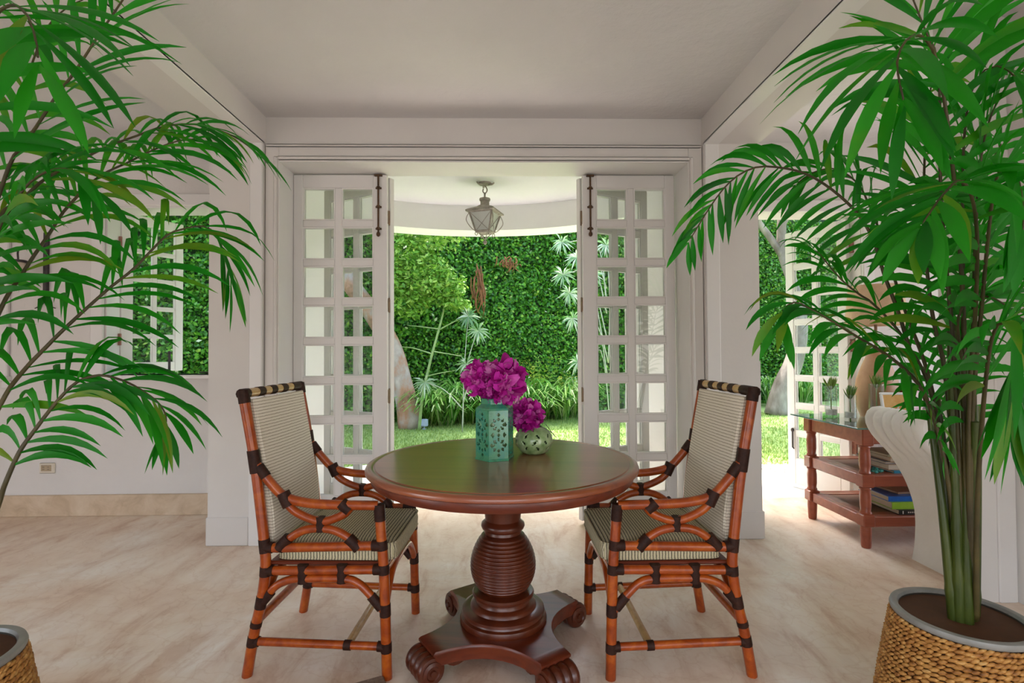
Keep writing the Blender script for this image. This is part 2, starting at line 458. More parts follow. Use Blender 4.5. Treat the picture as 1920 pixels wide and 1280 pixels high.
class MB:
    def __init__(self):
        self.v, self.f = [], []

    def add(self, vs, fs):
        o = len(self.v)
        self.v += [tuple(p) for p in vs]
        self.f += [tuple(i + o for i in f) for f in fs]
        return self

    def box(self, a, b_, bev=0.0):
        x0, y0, z0 = a
        x1, y1, z1 = b_
        if bev <= 0:
            vs = [(x, y, z) for z in (z0, z1) for x, y in ((x0, y0), (x1, y0), (x1, y1), (x0, y1))]
            return self.add(vs, [(3, 2, 1, 0), (4, 5, 6, 7), (0, 1, 5, 4), (1, 2, 6, 5), (2, 3, 7, 6), (3, 0, 4, 7)])
        bev = min(bev, abs(x1 - x0) * .45, abs(y1 - y0) * .45, abs(z1 - z0) * .45)
        rings = []
        for z, ins in ((z0, bev), (z0 + bev, 0), (z1 - bev, 0), (z1, bev)):
            i = ins
            k = bev if ins == 0 else bev
            rings.append([(x0 + i + k, y0 + i, z), (x1 - i - k, y0 + i, z), (x1 - i, y0 + i + k, z), (x1 - i, y1 - i - k, z),
                          (x1 - i - k, y1 - i, z), (x0 + i + k, y1 - i, z), (x0 + i, y1 - i - k, z), (x0 + i, y0 + i + k, z)])
        return self.loft(rings, True, True)

    def loft(self, rings, closed=True, caps=False):
        n = len(rings[0])
        vs = [p for r in rings for p in r]
        fs = []
        for i in range(len(rings) - 1):
            for j in range(n if closed else n - 1):
                k = (j + 1) % n
                fs.append((i * n + j, i * n + k, (i + 1) * n + k, (i + 1) * n + j))
        if caps:
            fs.append(tuple(range(n))[::-1])
            fs.append(tuple((len(rings) - 1) * n + j for j in range(n)))
        return self.add(vs, fs)

    def tube(self, path, r, n=10, caps=True):
        P = np.array(path, float)
        m_ = len(P)
        R_ = np.full(m_, r, float) if np.isscalar(r) else np.interp(np.linspace(0, 1, m_), np.linspace(0, 1, len(r)), r)
        T = np.gradient(P, axis=0)
        T /= np.linalg.norm(T, axis=1)[:, None] + 1e-12
        ref = np.array([0, 0, 1.0]) if abs(T[0][2]) < .9 else np.array([1.0, 0, 0])
        u = np.cross(T[0], ref)
        u /= np.linalg.norm(u)
        rings = []
        for i in range(m_):
            u = u - T[i] * (u @ T[i])
            u /= np.linalg.norm(u) + 1e-12
            w = np.cross(T[i], u)
            a = np.linspace(0, 2 * PI, n, endpoint=False)
            rings.append([tuple(P[i] + R_[i] * (math.cos(q) * u + math.sin(q) * w)) for q in a])
        return self.loft(rings, True, caps)

    def lathe(self, prof, n=32, c=(0, 0, 0), caps=True, axis='z'):
        rings = []
        for r, z in prof:
            ring = []
            for k in range(n):
                a = 2 * PI * k / n
                p = (r * math.cos(a), r * math.sin(a), z)
                if axis == 'x':
                    p = (z, r * math.cos(a), r * math.sin(a))
                elif axis == 'y':
                    p = (r * math.sin(a), z, r * math.cos(a))
                ring.append((c[0] + p[0], c[1] + p[1], c[2] + p[2]))
            rings.append(ring)
        return self.loft(rings, True, caps)

    def prism(self, poly, z0, z1):
        return self.loft([[(x, y, z0) for x, y in poly], [(x, y, z1) for x, y in poly]], True, True)

    def blob(self, c, r, nu=8, nv=5):
        prof = [(max(1e-4, math.sin(PI * i / nv)), -math.cos(PI * i / nv)) for i in range(nv + 1)]
        rings = [[(c[0] + r[0] * p * math.cos(2 * PI * k / nu), c[1] + r[1] * p * math.sin(2 * PI * k / nu), c[2] + r[2] * q)
                  for k in range(nu)] for p, q in prof]
        return self.loft(rings, True, True)

    def move(self, M):
        self.v = [tuple(M @ Vector(p)) for p in self.v]
        return self

    def mesh(self, name, mat=None, smooth=False, rnd=None):
        me = bpy.data.meshes.new(name)
        me.from_pydata(self.v, [], self.f)
        if mat:
            me.materials.append(MATS[mat])
        bm = bmesh.new()
        bm.from_mesh(me)
        bmesh.ops.recalc_face_normals(bm, faces=bm.faces)
        bm.to_mesh(me)
        bm.free()
        if smooth:
            me.shade_smooth()
            if smooth != 'all':
                me.set_sharp_from_angle(angle=math.radians(42))
        me.update()
        return me

    def build(self, name, mat, parent=None, smooth=False):
        return place(name, self.mesh(name, mat, smooth), parent)


def place(name, me, parent=None, loc=None, rot=None):
    o = bpy.data.objects.new(name, me)
    COL.objects.link(o)
    if parent is not None:
        o.parent = parent
    if loc is not None:
        o.location = loc
    if rot is not None:
        o.rotation_euler = rot
    return o


def thing(name, label, cat, loc=(0, 0, 0), rotz=0.0, group=None):
    o = place(name, None, None, loc, (0, 0, rotz))
    o.empty_display_size = 0.05
    return tag(o, label, cat, group)


def tag(o, label, cat, group=None, kind=None):
    o['label'] = label
    o['category'] = cat
    if group:
        o['group'] = group
    if kind:
        o['kind'] = kind
    return o


def struct(o, label, cat):
    o['kind'] = 'structure'
    return tag(o, label, cat)


def quads(name, mat, V, F, rnd, parent=None):
    """a mass of small faces with one random value per face"""
    me = bpy.data.meshes.new(name)
    me.from_pydata(V, [], F)
    me.materials.append(MATS[mat])
    at = me.attributes.new('rnd', 'FLOAT', 'FACE')
    at.data.foreach_set('value', np.asarray(rnd, np.float32))
    me.update()
    return place(name, me, parent)


# ------------------------------------------------------------------ room shell
XL0, XL1 = -1.83, -1.495          # left pier
XR0, XR1 = 1.305, 1.655           # right pier
YP = 3.24                         # face of the piers
YW = 3.88                         # face of the outer walls of the side bays
ZC, ZB, ZS = 2.70, 2.525, 2.80    # middle ceiling, underside of beams, side bay ceilings

struct(MB().box((-5.6, -4.1, -0.12), (5.6, 4.13, 0.0)).build('floor', 'floor_marble'), 'polished beige coral stone floor', 'floor')
struct(MB().box((XL1, -4.1, ZC), (XR0, 3.5, ZC + .2)).build('ceiling', 'ceiling_plaster'), 'rough plaster ceiling between the two beams', 'ceiling')
struct(MB().box((-5.6, -4.1, ZS), (XL0, 4.13, ZS + .1)).build('ceiling_left', 'ceiling_plaster'), 'ceiling of the left side bay', 'ceiling')
struct(MB().box((XR1, -4.1, ZS), (5.6, 4.13, ZS + .1)).build('ceiling_right', 'ceiling_plaster'), 'ceiling of the right side bay', 'ceiling')
struct(MB().box((-5.9, -4.3, 2.93), (5.9, 4.20, 3.05)).box((-5.9, 4.20, 2.93), (-1.62, 5.50, 3.05)).box((1.26, 4.20, 2.93), (5.9, 5.50, 3.05)).build('roof', 'outside_white'), 'flat roof slab over the rooms, eaves shaped to block the sun', 'roof')  # unseen sun blocker; eaves stretched to keep sun patches off the floor

for side, x0, x1, xs0, xs1 in (('left', XL0, XL1, XL1 - .085, XL1), ('right', XR0, XR1, XR0, XR0 + .095)):
    bm_ = MB().box((x0, -4.1, ZB), (x1, 3.9, 2.92))
    o = bm_.build('trim_beam_' + side, 'wall_paint')
    struct(o, 'white ceiling beam over the %s pier' % side, 'beam')
    MB().box((xs0, -4.1, ZB - .007), (xs1, YP + .01, ZB + .01), .003).build('edge_strip', 'trim_paint', o)
    c = MB().box((x0, YP, 0), (x1, 3.92, ZB)).build('trim_pier_' + side, 'wall_paint')
    struct(c, 'plain white pier on the %s of the French doors' % side, 'pier')
    MB().box((xs0 + .005, YP - .012, 0.0), (xs1 - .002, YP + .01, ZB), .004).build('edge_strip', 'trim_paint', c)
    xa, xb = (x0 - .010, xs0 + .004) if side == 'left' else (xs1 - .004, x1 + .012)
    MB().box((xa, YP - .008, 0), (xb, 3.87, 0.178), .006).build('plinth', 'wall_paint', c)

# wall with the door opening between the piers
OX0, OX1, OZ = -1.406, 1.213, 2.412
YD = 3.262
mb = MB()
mb.box((XL1, YD + .012, OZ), (XR0, 3.52, ZC)).box((XL1, YD + .012, 0), (OX0, 3.52, OZ)).box((OX1, YD + .012, 0), (XR0, 3.52, OZ))
struct(mb.build('wall_back', 'wall_paint'), 'header wall above the French doors', 'wall')
fr = place('trim_door_frame', None)
struct(fr, 'white moulded casing around the French doors', 'casing')
for nm, a, b_ in (('casing_side', (XL1 + .004, YD - .004, 0), (OX0, YD + .03, ZB - .005)), ('casing_side', (OX1, YD - .004, 0), (XR0 - .004, YD + .03, ZB - .005)),
                  ('casing_head', (OX0, YD - .004, OZ), (OX1, YD + .03, ZB - .005))):
    MB().box(a, b_, .003).build(nm, 'wall_paint', fr)
for nm, a, b_ in (('bead', (OX0 - .03, YD - .018, 0), (OX0 - .008, YD, OZ + .03)), ('bead', (OX1 + .008, YD - .018, 0), (OX1 + .03, YD, OZ + .03)),
                  ('bead', (OX0 - .008, YD - .018, OZ + .008), (OX1 + .008, YD, OZ + .03)),
                  ('bead', (XL1 + .006, YD - .016, ZB - .022), (XR0 - .006, YD, ZB - .006))):
    MB().box(a, b_, .007).build(nm, 'wall_paint', fr)
for nm, a, b_ in (('jamb', (OX0 - .012, YD - .002, 0), (OX0 + .002, 3.525, OZ)), ('jamb', (OX1 - .002, YD - .002, 0), (OX1 + .012, 3.525, OZ)),
                  ('jamb_head', (OX0, YD - .002, OZ - .002), (OX1, 3.525, OZ + .012))):
    MB().box(a, b_).build(nm, 'trim_paint', fr)

# outer wall of the left bay with its window openings
WX0, WX1, WZ0, WZ1 = -2.955, -2.05, 1.035, 2.30
mb = MB()
xs = [-5.6, -4.55, -3.74, WX0, WX1, -1.86]
for i in range(5):
    if i in (1, 3):
        mb.box((xs[i], YW, 0), (xs[i + 1], YW + .22, WZ0)).box((xs[i], YW, WZ1), (xs[i + 1], YW + .22, ZS))
    else:
        mb.box((xs[i], YW, 0), (xs[i + 1], YW + .22, ZS))
struct(mb.build('wall_left', 'plaster'), 'rough white plaster wall of the left bay', 'wall')
o = MB().box((-5.6, YW - .022, 0), (XL0, YW + .01, 0.155), .004).build('baseboard_left', 'baseboard_stone')
struct(o, 'tan stone baseboard under the left window', 'baseboard')

# outer wall of the right bay with its garden door opening
DX0, DX1, DZ = 1.72, 2.775, 2.255
mb = MB().box((1.655, YW, 0), (DX0, YW + .22, ZS)).box((DX1, YW, 0), (5.6, YW + .22, ZS)).box((DX0, YW, DZ), (DX1, YW + .22, ZS))
struct(mb.build('wall_right', 'plaster'), 'white wall of the right bay around the garden door', 'wall')
t = place('trim_garden_door', None)
struct(t, 'white casing of the garden door in the right bay', 'casing')
MB().box((DX1, YW - .03, 0), (DX1 + .09, YW, DZ + .09), .006).build('casing_side', 'trim_paint', t)
MB().box((DX0 - .06, YW - .03, DZ), (DX1, YW, DZ + .09), .006).build('casing_head', 'trim_paint', t)

# near pier and wall at the right edge, outer walls behind the camera with openings added for the fill lights
nr = MB().box((2.15, 2.395, 0), (2.345, 2.47, ZS)).box((2.345, 2.395, 0), (2.5, 2.47, ZS)).build('wall_near_right', 'wall_paint')
struct(nr, 'white wall end behind the right palm', 'wall')
MB().box((2.345, 2.385, 0), (2.43, 2.40, ZS), .004).build('edge_strip', 'plaster', nr)
o = MB().box((2.44, -.5, 0), (2.60, 2.40, ZS)).box((2.44, -4.1, 0), (2.60, -2.5, ZS)).box((2.44, -2.5, 0), (2.60, -.5, .3)).box((2.44, -2.5, 2.0), (2.60, -.5, ZS)).build('wall_side_right', 'wall_paint')  # gap in this wall is added for the side fill light
struct(o, 'white side wall beside the right palm', 'wall')
mb = MB().box((-5.6, -4.1, 0), (5.6, -3.98, .1)).box((-5.6, -4.1, 1.95), (5.6, -3.98, ZS)).box((-5.6, -4.1, .1), (-2.6, -3.98, 1.95)).box((1.8, -4.1, .1), (5.6, -3.98, 1.95))
struct(mb.build('wall_front', 'plaster'), 'wall behind the camera with a wide opening added for fill light', 'wall')
mb = MB().box((-5.6, .2, 0), (-5.48, 4.1, ZS)).box((-5.6, -4.1, 0), (-5.48, -3.0, ZS)).box((-5.6, -3.0, 0), (-5.48, .2, .2)).box((-5.6, -3.0, 2.1), (-5.48, .2, ZS))
struct(mb.build('wall_side_left', 'plaster'), 'far left side wall with an opening added for fill light', 'wall')
mb = MB().box((5.48, 2.4, 0), (5.6, 4.1, .5)).box((5.48, 2.4, 2.5), (5.6, 4.1, ZS)).box((5.48, 3.5, .5), (5.6, 4.1, 2.5)).box((5.48, -4.1, 0), (5.6, .9, ZS)).box((5.48, .9, 0), (5.6, 2.4, .5)).box((5.48, .9, 2.5), (5.6, 2.4, ZS))
struct(mb.build('wall_end_right', 'plaster'), 'end wall of the right bay with an opening added for fill light', 'wall')


# ------------------------------------------------------------------ glazed leaves
def glazed_leaf(root, w, h, cols, rows, st, top, bot, mun, th=.042, mat='trim_paint', beads=True):
    """frame of stiles, rails and muntins with one pane per light; hinge edge at local x = 0, parts under root"""
    s0, s1 = st
    MB().box((0, 0, 0), (s0, th, h), .004).build('stile', mat, root)
    MB().box((w - s1, 0, 0), (w, th, h), .004).build('stile', mat, root)
    MB().box((s0, 0, h - top), (w - s1, th, h), .004).build('rail', mat, root)
    MB().box((s0, 0, 0), (w - s1, th, bot), .004).build('rail', mat, root)
    pw = (w - s0 - s1 - mun * (cols - 1)) / cols
    ph = (h - top - bot - mun * (rows - 1)) / rows
    for c in range(1, cols):
        x = s0 + c * pw + (c - 1) * mun
        MB().box((x, .003, bot), (x + mun, th - .003, h - top), .004).build('muntin', mat, root)
    hm = None
    for r in range(1, rows):
        z = bot + r * ph + (r - 1) * mun
        for c in range(cols):
            x = s0 + c * (pw + mun)
            if hm is None:
                hm = MB().box((0, .003, 0), (pw, th - .003, mun), .004).mesh('muntin', mat)
            place('muntin', hm, root, (x, 0, z))
    pm = MB().box((-.004, th * .5 - .002, -.004), (pw + .004, th * .5 + .002, ph + .004)).mesh('pane', 'pane_glass')
    # putty bead around every light, stepped back from the face
    bw = .008
    bm_ = MB()
    for y0, y1 in ((.006, th * .5 - .003), (th * .5 + .003, th - .006)):
        bm_.box((0, y0, 0), (bw, y1, ph)).box((pw - bw, y0, 0), (pw, y1, ph)).box((bw, y0, 0), (pw - bw, y1, bw)).box((bw, y0, ph - bw), (pw - bw, y1, ph))
    gm = bm_.mesh('glazing_bead', mat)
    for r in range(rows):
        for c in range(cols):
            p = place('pane', pm, root, (s0 + c * (pw + mun), 0, bot + r * (ph + mun)))
            if beads:
                place('glazing_bead', gm, p)


def surface_bolt(root, x, z0, z1, y):
    g = MB().tube([(x, y - .012, z0), (x, y - .012, z1)], .0065, 8)
    for k, z in enumerate((z0 + .03, (z0 * .55 + z1 * .45), z1 - .09)):
        g.lathe([(.006, z - .012), (.0125, z - .008), (.0125, z + .008), (.006, z + .012)], 10, (x, y - .012, 0))
        g.box((x - .02, y - .006, z - .006), (x + .02, y, z + .006))
    g.blob((x, y - .012, z0 - .008), (.014, .014, .018), 10, 6)
    g.box((x - .026, y - .02, z1 - .01), (x + .026, y, z1))
    g.build('surface_bolt', 'bronze', root, True)


LEAF_W, LEAF_H, LZ = 0.632, 2.375, 0.028
dn = 1
for side in (-1, 1):
    # front leaf closed across the edge of the opening
    d = place('door_%d' % dn, None, None, (OX0 + .003, 3.478, LZ) if side < 0 else (OX1 - .020 - LEAF_W, 3.478, LZ))
    struct(d, 'white glazed door leaf at the %s, facing the room' % ('left' if side < 0 else 'right'), 'door')
    dn += 1
    st = (.064, .094) if side < 0 else (.094, .064)
    glazed_leaf(d, LEAF_W, LEAF_H, 2, 8, st, .090, .205, .047)
    surface_bolt(d, .575 if side < 0 else .052, 1.975, 2.372, 0.0)
    # second leaf folded back behind it
    hx = (OX0 + .003 + LEAF_W + .010) if side < 0 else (OX1 - .020 - LEAF_W - .010)
    ang = math.radians(28)
    d2 = place('door_%d' % dn, None, None, (hx, 3.533, LZ), (0, 0, PI - ang if side < 0 else ang))
    struct(d2, 'white glazed door leaf folded back behind the %s leaf' % ('left' if side < 0 else 'right'), 'door')
    dn += 1
    if side > 0:
        glazed_leaf(d2, LEAF_W, LEAF_H, 2, 8, (.064, .064), .090, .205, .047)
    else:
        glazed_leaf(d2, LEAF_W, LEAF_H, 2, 8, (.064, .064), .090, .205, .047)
        for ch in d2.children:
            ch.location.y -= .042
    for z in (2.09, 1.49, .87):
        MB().lathe([(.006, -.05), (.006, .05)], 8, (LEAF_W + .004 if side < 0 else -.004, .046, z)).box(
            (LEAF_W - .002 if side < 0 else -.008, .020, z - .045), (LEAF_W + .004 if side < 0 else 0, .046, z + .045)).build('hinge', 'hinge_brass', d, True)

# garden door leaf in the right bay, swung outwards
gd = place('door_%d' % dn, None, None, (DX1 - .015, YW + .10, .03), (0, 0, PI - math.radians(70)))
struct(gd, 'white glazed garden door leaf swung open behind the right palm', 'door')
glazed_leaf(gd, .56, 2.20, 2, 8, (.075, .075), .09, .22, .04)
for z in (1.98, 1.2, .4):
    MB().box((-.03, -.012, z - .05), (.02, .012, z + .05), .002).build('hinge', 'hinge_rust', gd)
MB().tube([(.50, .03, .30), (.50, .055, .32), (.50, .055, .46)], .007, 8).blob((.50, .055, .47), (.014, .014, .02)).build('door_stay', 'iron', gd, True)

# left window: casing, sill, open casement
wn_ = place('window_1', None)
struct(wn_, 'left bay window with its white casement swung out', 'window')
MB().box((WX0 - .09, YW - .028, WZ0 - .02), (WX0, YW, WZ1 + .09), .006).build('window_frame', 'trim_paint', wn_)
MB().box((WX0, YW - .028, WZ1), (XL0, YW, WZ1 + .09), .006).build('window_frame', 'trim_paint', wn_)
MB().box((WX0 - .11, YW - .05, WZ0 - .03), (XL0, YW + .22, WZ0), .006).build('window_sill', 'trim_paint', wn_)
MB().box((WX0, YW, WZ0), (WX0 + .012, YW + .22, WZ1)).build('jamb', 'trim_paint', wn_)
MB().box((WX0, YW, WZ1 - .012), (WX1, YW + .22, WZ1)).build('jamb_head', 'trim_paint', wn_)
sash = place('sash', None, wn_, (WX0 + .02, YW + .13, WZ0 + .015), (0, 0, math.radians(62)))
glazed_leaf(sash, .47, 1.245, 2, 5, (.085, .065), .075, .075, .035, .038, beads=False)
for z in (1.02, .27):
    MB().box((-.03, -.014, z - .045), (.012, .0, z + .045), .002).build('hinge', 'hinge_rust', wn_).matrix_local = Matrix.Translation((WX0 + .02, YW + .125, WZ0)) @ Matrix.Identity(4)
MB().tube([(WX0 + .36, YW + .18, WZ0 + .01), (WX0 + .36, YW + .18, WZ0 + .16)], .009, 8).blob((WX0 + .36, YW + .18, WZ0 + .165), (.014, .014, .016)).build('window_stay', 'iron', wn_, True)
MB().tube([(WX0 + .60, YW + .17, WZ0 + .012), (WX0 + .90, YW + .17, WZ0 + .012)], .006, 6).tube([(WX0 + .74, YW + .17, WZ0), (WX0 + .74, YW + .17, WZ0 + .05)], .006, 6).build('window_stay', 'iron', wn_, True)
w2 = place('window_2', None)
struct(w2, 'white window casing at the left edge of the picture', 'window')
MB().box((-3.74, YW - .028, WZ0 - .02), (-3.645, YW, WZ1 + .09), .006).build('window_frame', 'trim_paint', w2)
MB().box((-4.6, YW - .05, WZ0 - .035), (-3.63, YW + .22, WZ0), .006).build('window_sill', 'trim_paint', w2)
MB().box((-3.68, YW - .035, WZ0 - .09), (-3.63, YW, WZ0 - .035), .006).build('sill_apron', 'trim_paint', w2)

# ------------------------------------------------------------------ round portico outside the doors
PCX, PCY, PR0, PR1, PHI = -0.18, 2.96, 1.90, 2.17, math.radians(41)


def arc_block(r0, r1, a0, a1, z0, z1, n=24):
    rings = []
    for k in range(n + 1):
        a = a0 + (a1 - a0) * k / n
        s, c = math.sin(a), math.cos(a)
        rings.append([(PCX + r0 * s, PCY + r0 * c, z0), (PCX + r1 * s, PCY + r1 * c, z0), (PCX + r1 * s, PCY + r1 * c, z1), (PCX + r0 * s, PCY + r0 * c, z1)])
    return MB().loft(rings, True, True)


PZ0, PZ1 = 2.35, 2.585
AE = math.radians(57)
o = arc_block(PR0, PR1, -AE, AE, PZ0, 2.95, 64).build('trim_portico_beam', 'outside_white', None, True)
struct(o, 'curved white beam of the garden portico', 'beam')
for s, nm in ((-1, 'left'), (1, 'right')):
    o = arc_block(PR0, PR1, s * PHI, s * AE, 0, PZ0, 20).build('wall_portico_' + nm, 'outside_white', None, True)
    struct(o, 'curved white portico wall outside the %s doors' % nm, 'wall')
poly = [(PCX + (PR0 + .02) * math.sin(a), PCY + (PR0 + .02) * math.cos(a)) for a in np.linspace(-AE, AE, 48)]
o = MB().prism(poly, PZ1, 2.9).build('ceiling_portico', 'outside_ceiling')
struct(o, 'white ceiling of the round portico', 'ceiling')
o = MB().prism([(PCX + 2.25 * math.sin(a), PCY + 2.25 * math.cos(a)) for a in np.linspace(-AE, AE, 48)], 2.95, 3.04).build('roof_portico', 'outside_white')
struct(o, 'flat round roof of the portico', 'roof')

# paving, gravel, lawn outside
o = MB().box((-7.5, 4.13, -.12), (8, 4.98, -0.004)).prism([(PCX + 2.86 * math.sin(a), PCY + 2.86 * math.cos(a)) for a in np.linspace(-.95, .95, 40)], -.12, -.0065).build('floor_terrace', 'paving')
struct(o, 'pale sunlit terrace paving outside the doors', 'terrace')
o = MB().box((-14, 4.9, -.20), (20, 18, -.075)).build('ground_lawn', 'lawn_turf')
struct(o, 'smooth green garden lawn', 'lawn')

# ------------------------------------------------------------------ pedestal table
TX, TY = 0.003, 2.095
tb = thing('pedestal_table', 'round dark mahogany pedestal table in the middle of the room', 'table', (TX, TY, 0), math.radians(-8))
prof = [(0.0005, .7605), (.503, .7605), (.506, .757), (.511, .757), (.516, .7605), (.528, .7600), (.537, .7555), (.541, .747), (.539, .739), (.531, .734), (.521, .732), (.0005, .732)]
MB().lathe(prof, 96).build('tabletop', 'mahogany_top', tb, True)
MB().lathe([(.0005, .733), (.520, .733), (.522, .724), (.519, .706), (.512, .699), (.48, .698), (.0005, .698)], 96).build('apron', 'mahogany', tb, True)
ball = []
zb0, zb1 = .237, .462
N_R = 17
for k in range(N_R * 10 + 1):
    u = k / (N_R * 10)
    z = zb0 + (zb1 - zb0) * u
    base = .083 + .049 * math.sin(PI * min(1, max(0, u)) ** 0.92) ** 0.75 - .004 * u
    ridge = .0048 * abs(math.sin(PI * u * N_R)) if .06 < u < .99 else 0
    ball.append((base + ridge - .002, z))
MB().lathe(ball, 64).build('ribbed_ball', 'mahogany_turned', tb, 'all')
MB().lathe([(.07, .46), (.076, .468), (.074, .478), (.084, .484), (.089, .495), (.087, .506), (.078, .513), (.072, .52), (.076, .56), (.10, .62), (.16, .69), (.17, .699)], 48).build('neck', 'mahogany_turned', tb, True)
MB().lathe([(.172, .122), (.175, .132), (.171, .145), (.160, .150), (.158, .156), (.166, .160), (.165, .170), (.152, .176), (.134, .178), (.131, .186), (.127, .192), (.110, .197), (.106, .205), (.106, .212),
            (.114, .216), (.123, .222), (.125, .230), (.120, .237), (.100, .240), (.08, .241)], 64).build('turned_collar', 'mahogany_turned', tb, True)


def plat_ring(rc, hw, mid, z, n=10):
    ring = []
    for q in range(4):
        a = q * PI / 2 + math.radians(41)
        d, p = (math.cos(a), math.sin(a)), (-math.sin(a), math.cos(a))
        a2 = a + PI / 2
        d2, p2 = (math.cos(a2), math.sin(a2)), (-math.sin(a2), math.cos(a2))
        s = (rc * d[0] + hw * p[0], rc * d[1] + hw * p[1])
        e = (rc * d2[0] - hw * p2[0], rc * d2[1] - hw * p2[1])
        m_ = (math.cos(a + PI / 4) * mid, math.sin(a + PI / 4) * mid)
        c = (2 * m_[0] - .5 * (s[0] + e[0]), 2 * m_[1] - .5 * (s[1] + e[1]))
        ring.append((rc * d[0] - hw * p[0], rc * d[1] - hw * p[1], z))
        for k in range(n):
            t = k / n
            ring.append(((1 - t) ** 2 * s[0] + 2 * t * (1 - t) * c[0] + t * t * e[0], (1 - t) ** 2 * s[1] + 2 * t * (1 - t) * c[1] + t * t * e[1], z))
    return ring


MB().loft([plat_ring(.322, .058, .190, .064), plat_ring(.334, .064, .198, .070), plat_ring(.334, .064, .198, .104), plat_ring(.340, .066, .200, .108),
           plat_ring(.340, .066, .200, .116), plat_ring(.332, .063, .196, .122)], True, True).build('base_platform', 'mahogany', tb, True)
foot_m = MB()
pf = []
for k in range(41):
    t = k / 40
    pf.append((.046 + .0075 * abs(math.sin(PI * 4 * t)) - (.012 if k in (0, 40) else 0), -.066 + .132 * t))
foot_m.lathe(pf, 24, (.345, 0, .0535), True, 'y')
for s in (-1, 1):
    foot_m.lathe([(.036, .060 * s), (.038, .070 * s), (.026, .074 * s), (.022, .069 * s), (.012, .069 * s), (.010, .076 * s), (.001, .077 * s)], 18, (.345, 0, .0535), True, 'y')
fp = catmull([(.345, .102), (.30, .085), (.25, .055), (.20, .062), (.17, .066)], 10)
rings = []
for x, z in fp:
    rings.append([(x, -.05, z - .016), (x, .05, z - .016), (x, .05, .075), (x, -.05, .075)])
foot_m.loft(rings, True, True)
fm = foot_m.mesh('scroll_foot', 'mahogany_turned', True)
for q in range(4):
    place('scroll_foot', fm, tb, (0, 0, 0), (0, 0, q * PI / 2 + math.radians(41)))

# ------------------------------------------------------------------ rattan armchairs
RT = .0177


def seg(mb_, path, r=RT, n=24, k=10):
    mb_.tube(catmull(path, n), r, k)
    return mb_


REAR = [(-.265, 0.0), (-.238, .16), (-.213, .27), (-.197, .387), (-.201, .485), (-.237, .777), (-.282, 1.03)]
FRONT = [(.260, 0), (.253, .245), (.248, .399), (.240, .499), (.231, .628)]
ARM = [(-.236, .785), (-.178, .713), (-.124, .662), (-.043, .640), (.066, .633), (.228, .631)]
USH = [(-.128, .650), (-.079, .604), (.012, .572), (.093, .595), (.122, .622)]
ARCH = [(-.135, .482), (-.087, .521), (-.042, .541), (.012, .546), (.066, .538), (.111, .515), (.152, .486)]
BRACE = [(-.208, .272), (-.159, .330), (-.105, .355), (-.051, .361), (.094, .361), (.149, .347), (.194, .307), (.244, .250)]
HY = .236


def at_path(path, zq=None, xq=None):
    P = catmull(path, 200)
    i = np.argmin(abs(P[:, 1] - zq)) if zq is not None else np.argmin(abs(P[:, 0] - xq))
    j = min(max(i, 1), 198)
    T = P[j + 1] - P[j - 1]
    return P[i], T / np.linalg.norm(T)


def bind(root, y, path, zq=None, xq=None, ln=.045, r=.0205, dx=0):
    p, T = at_path(path, zq, xq)
    a, b_ = p - T * ln / 2, p + T * ln / 2
    MB().tube([(a[0] + dx, y, a[1]), (b_[0] + dx, y, b_[1])], r, 10).build('binding', 'binding', root, True)


def strap(root, a, b_, r=.021):
    MB().tube([a, b_], r, 10).build('binding', 'binding', root, True)


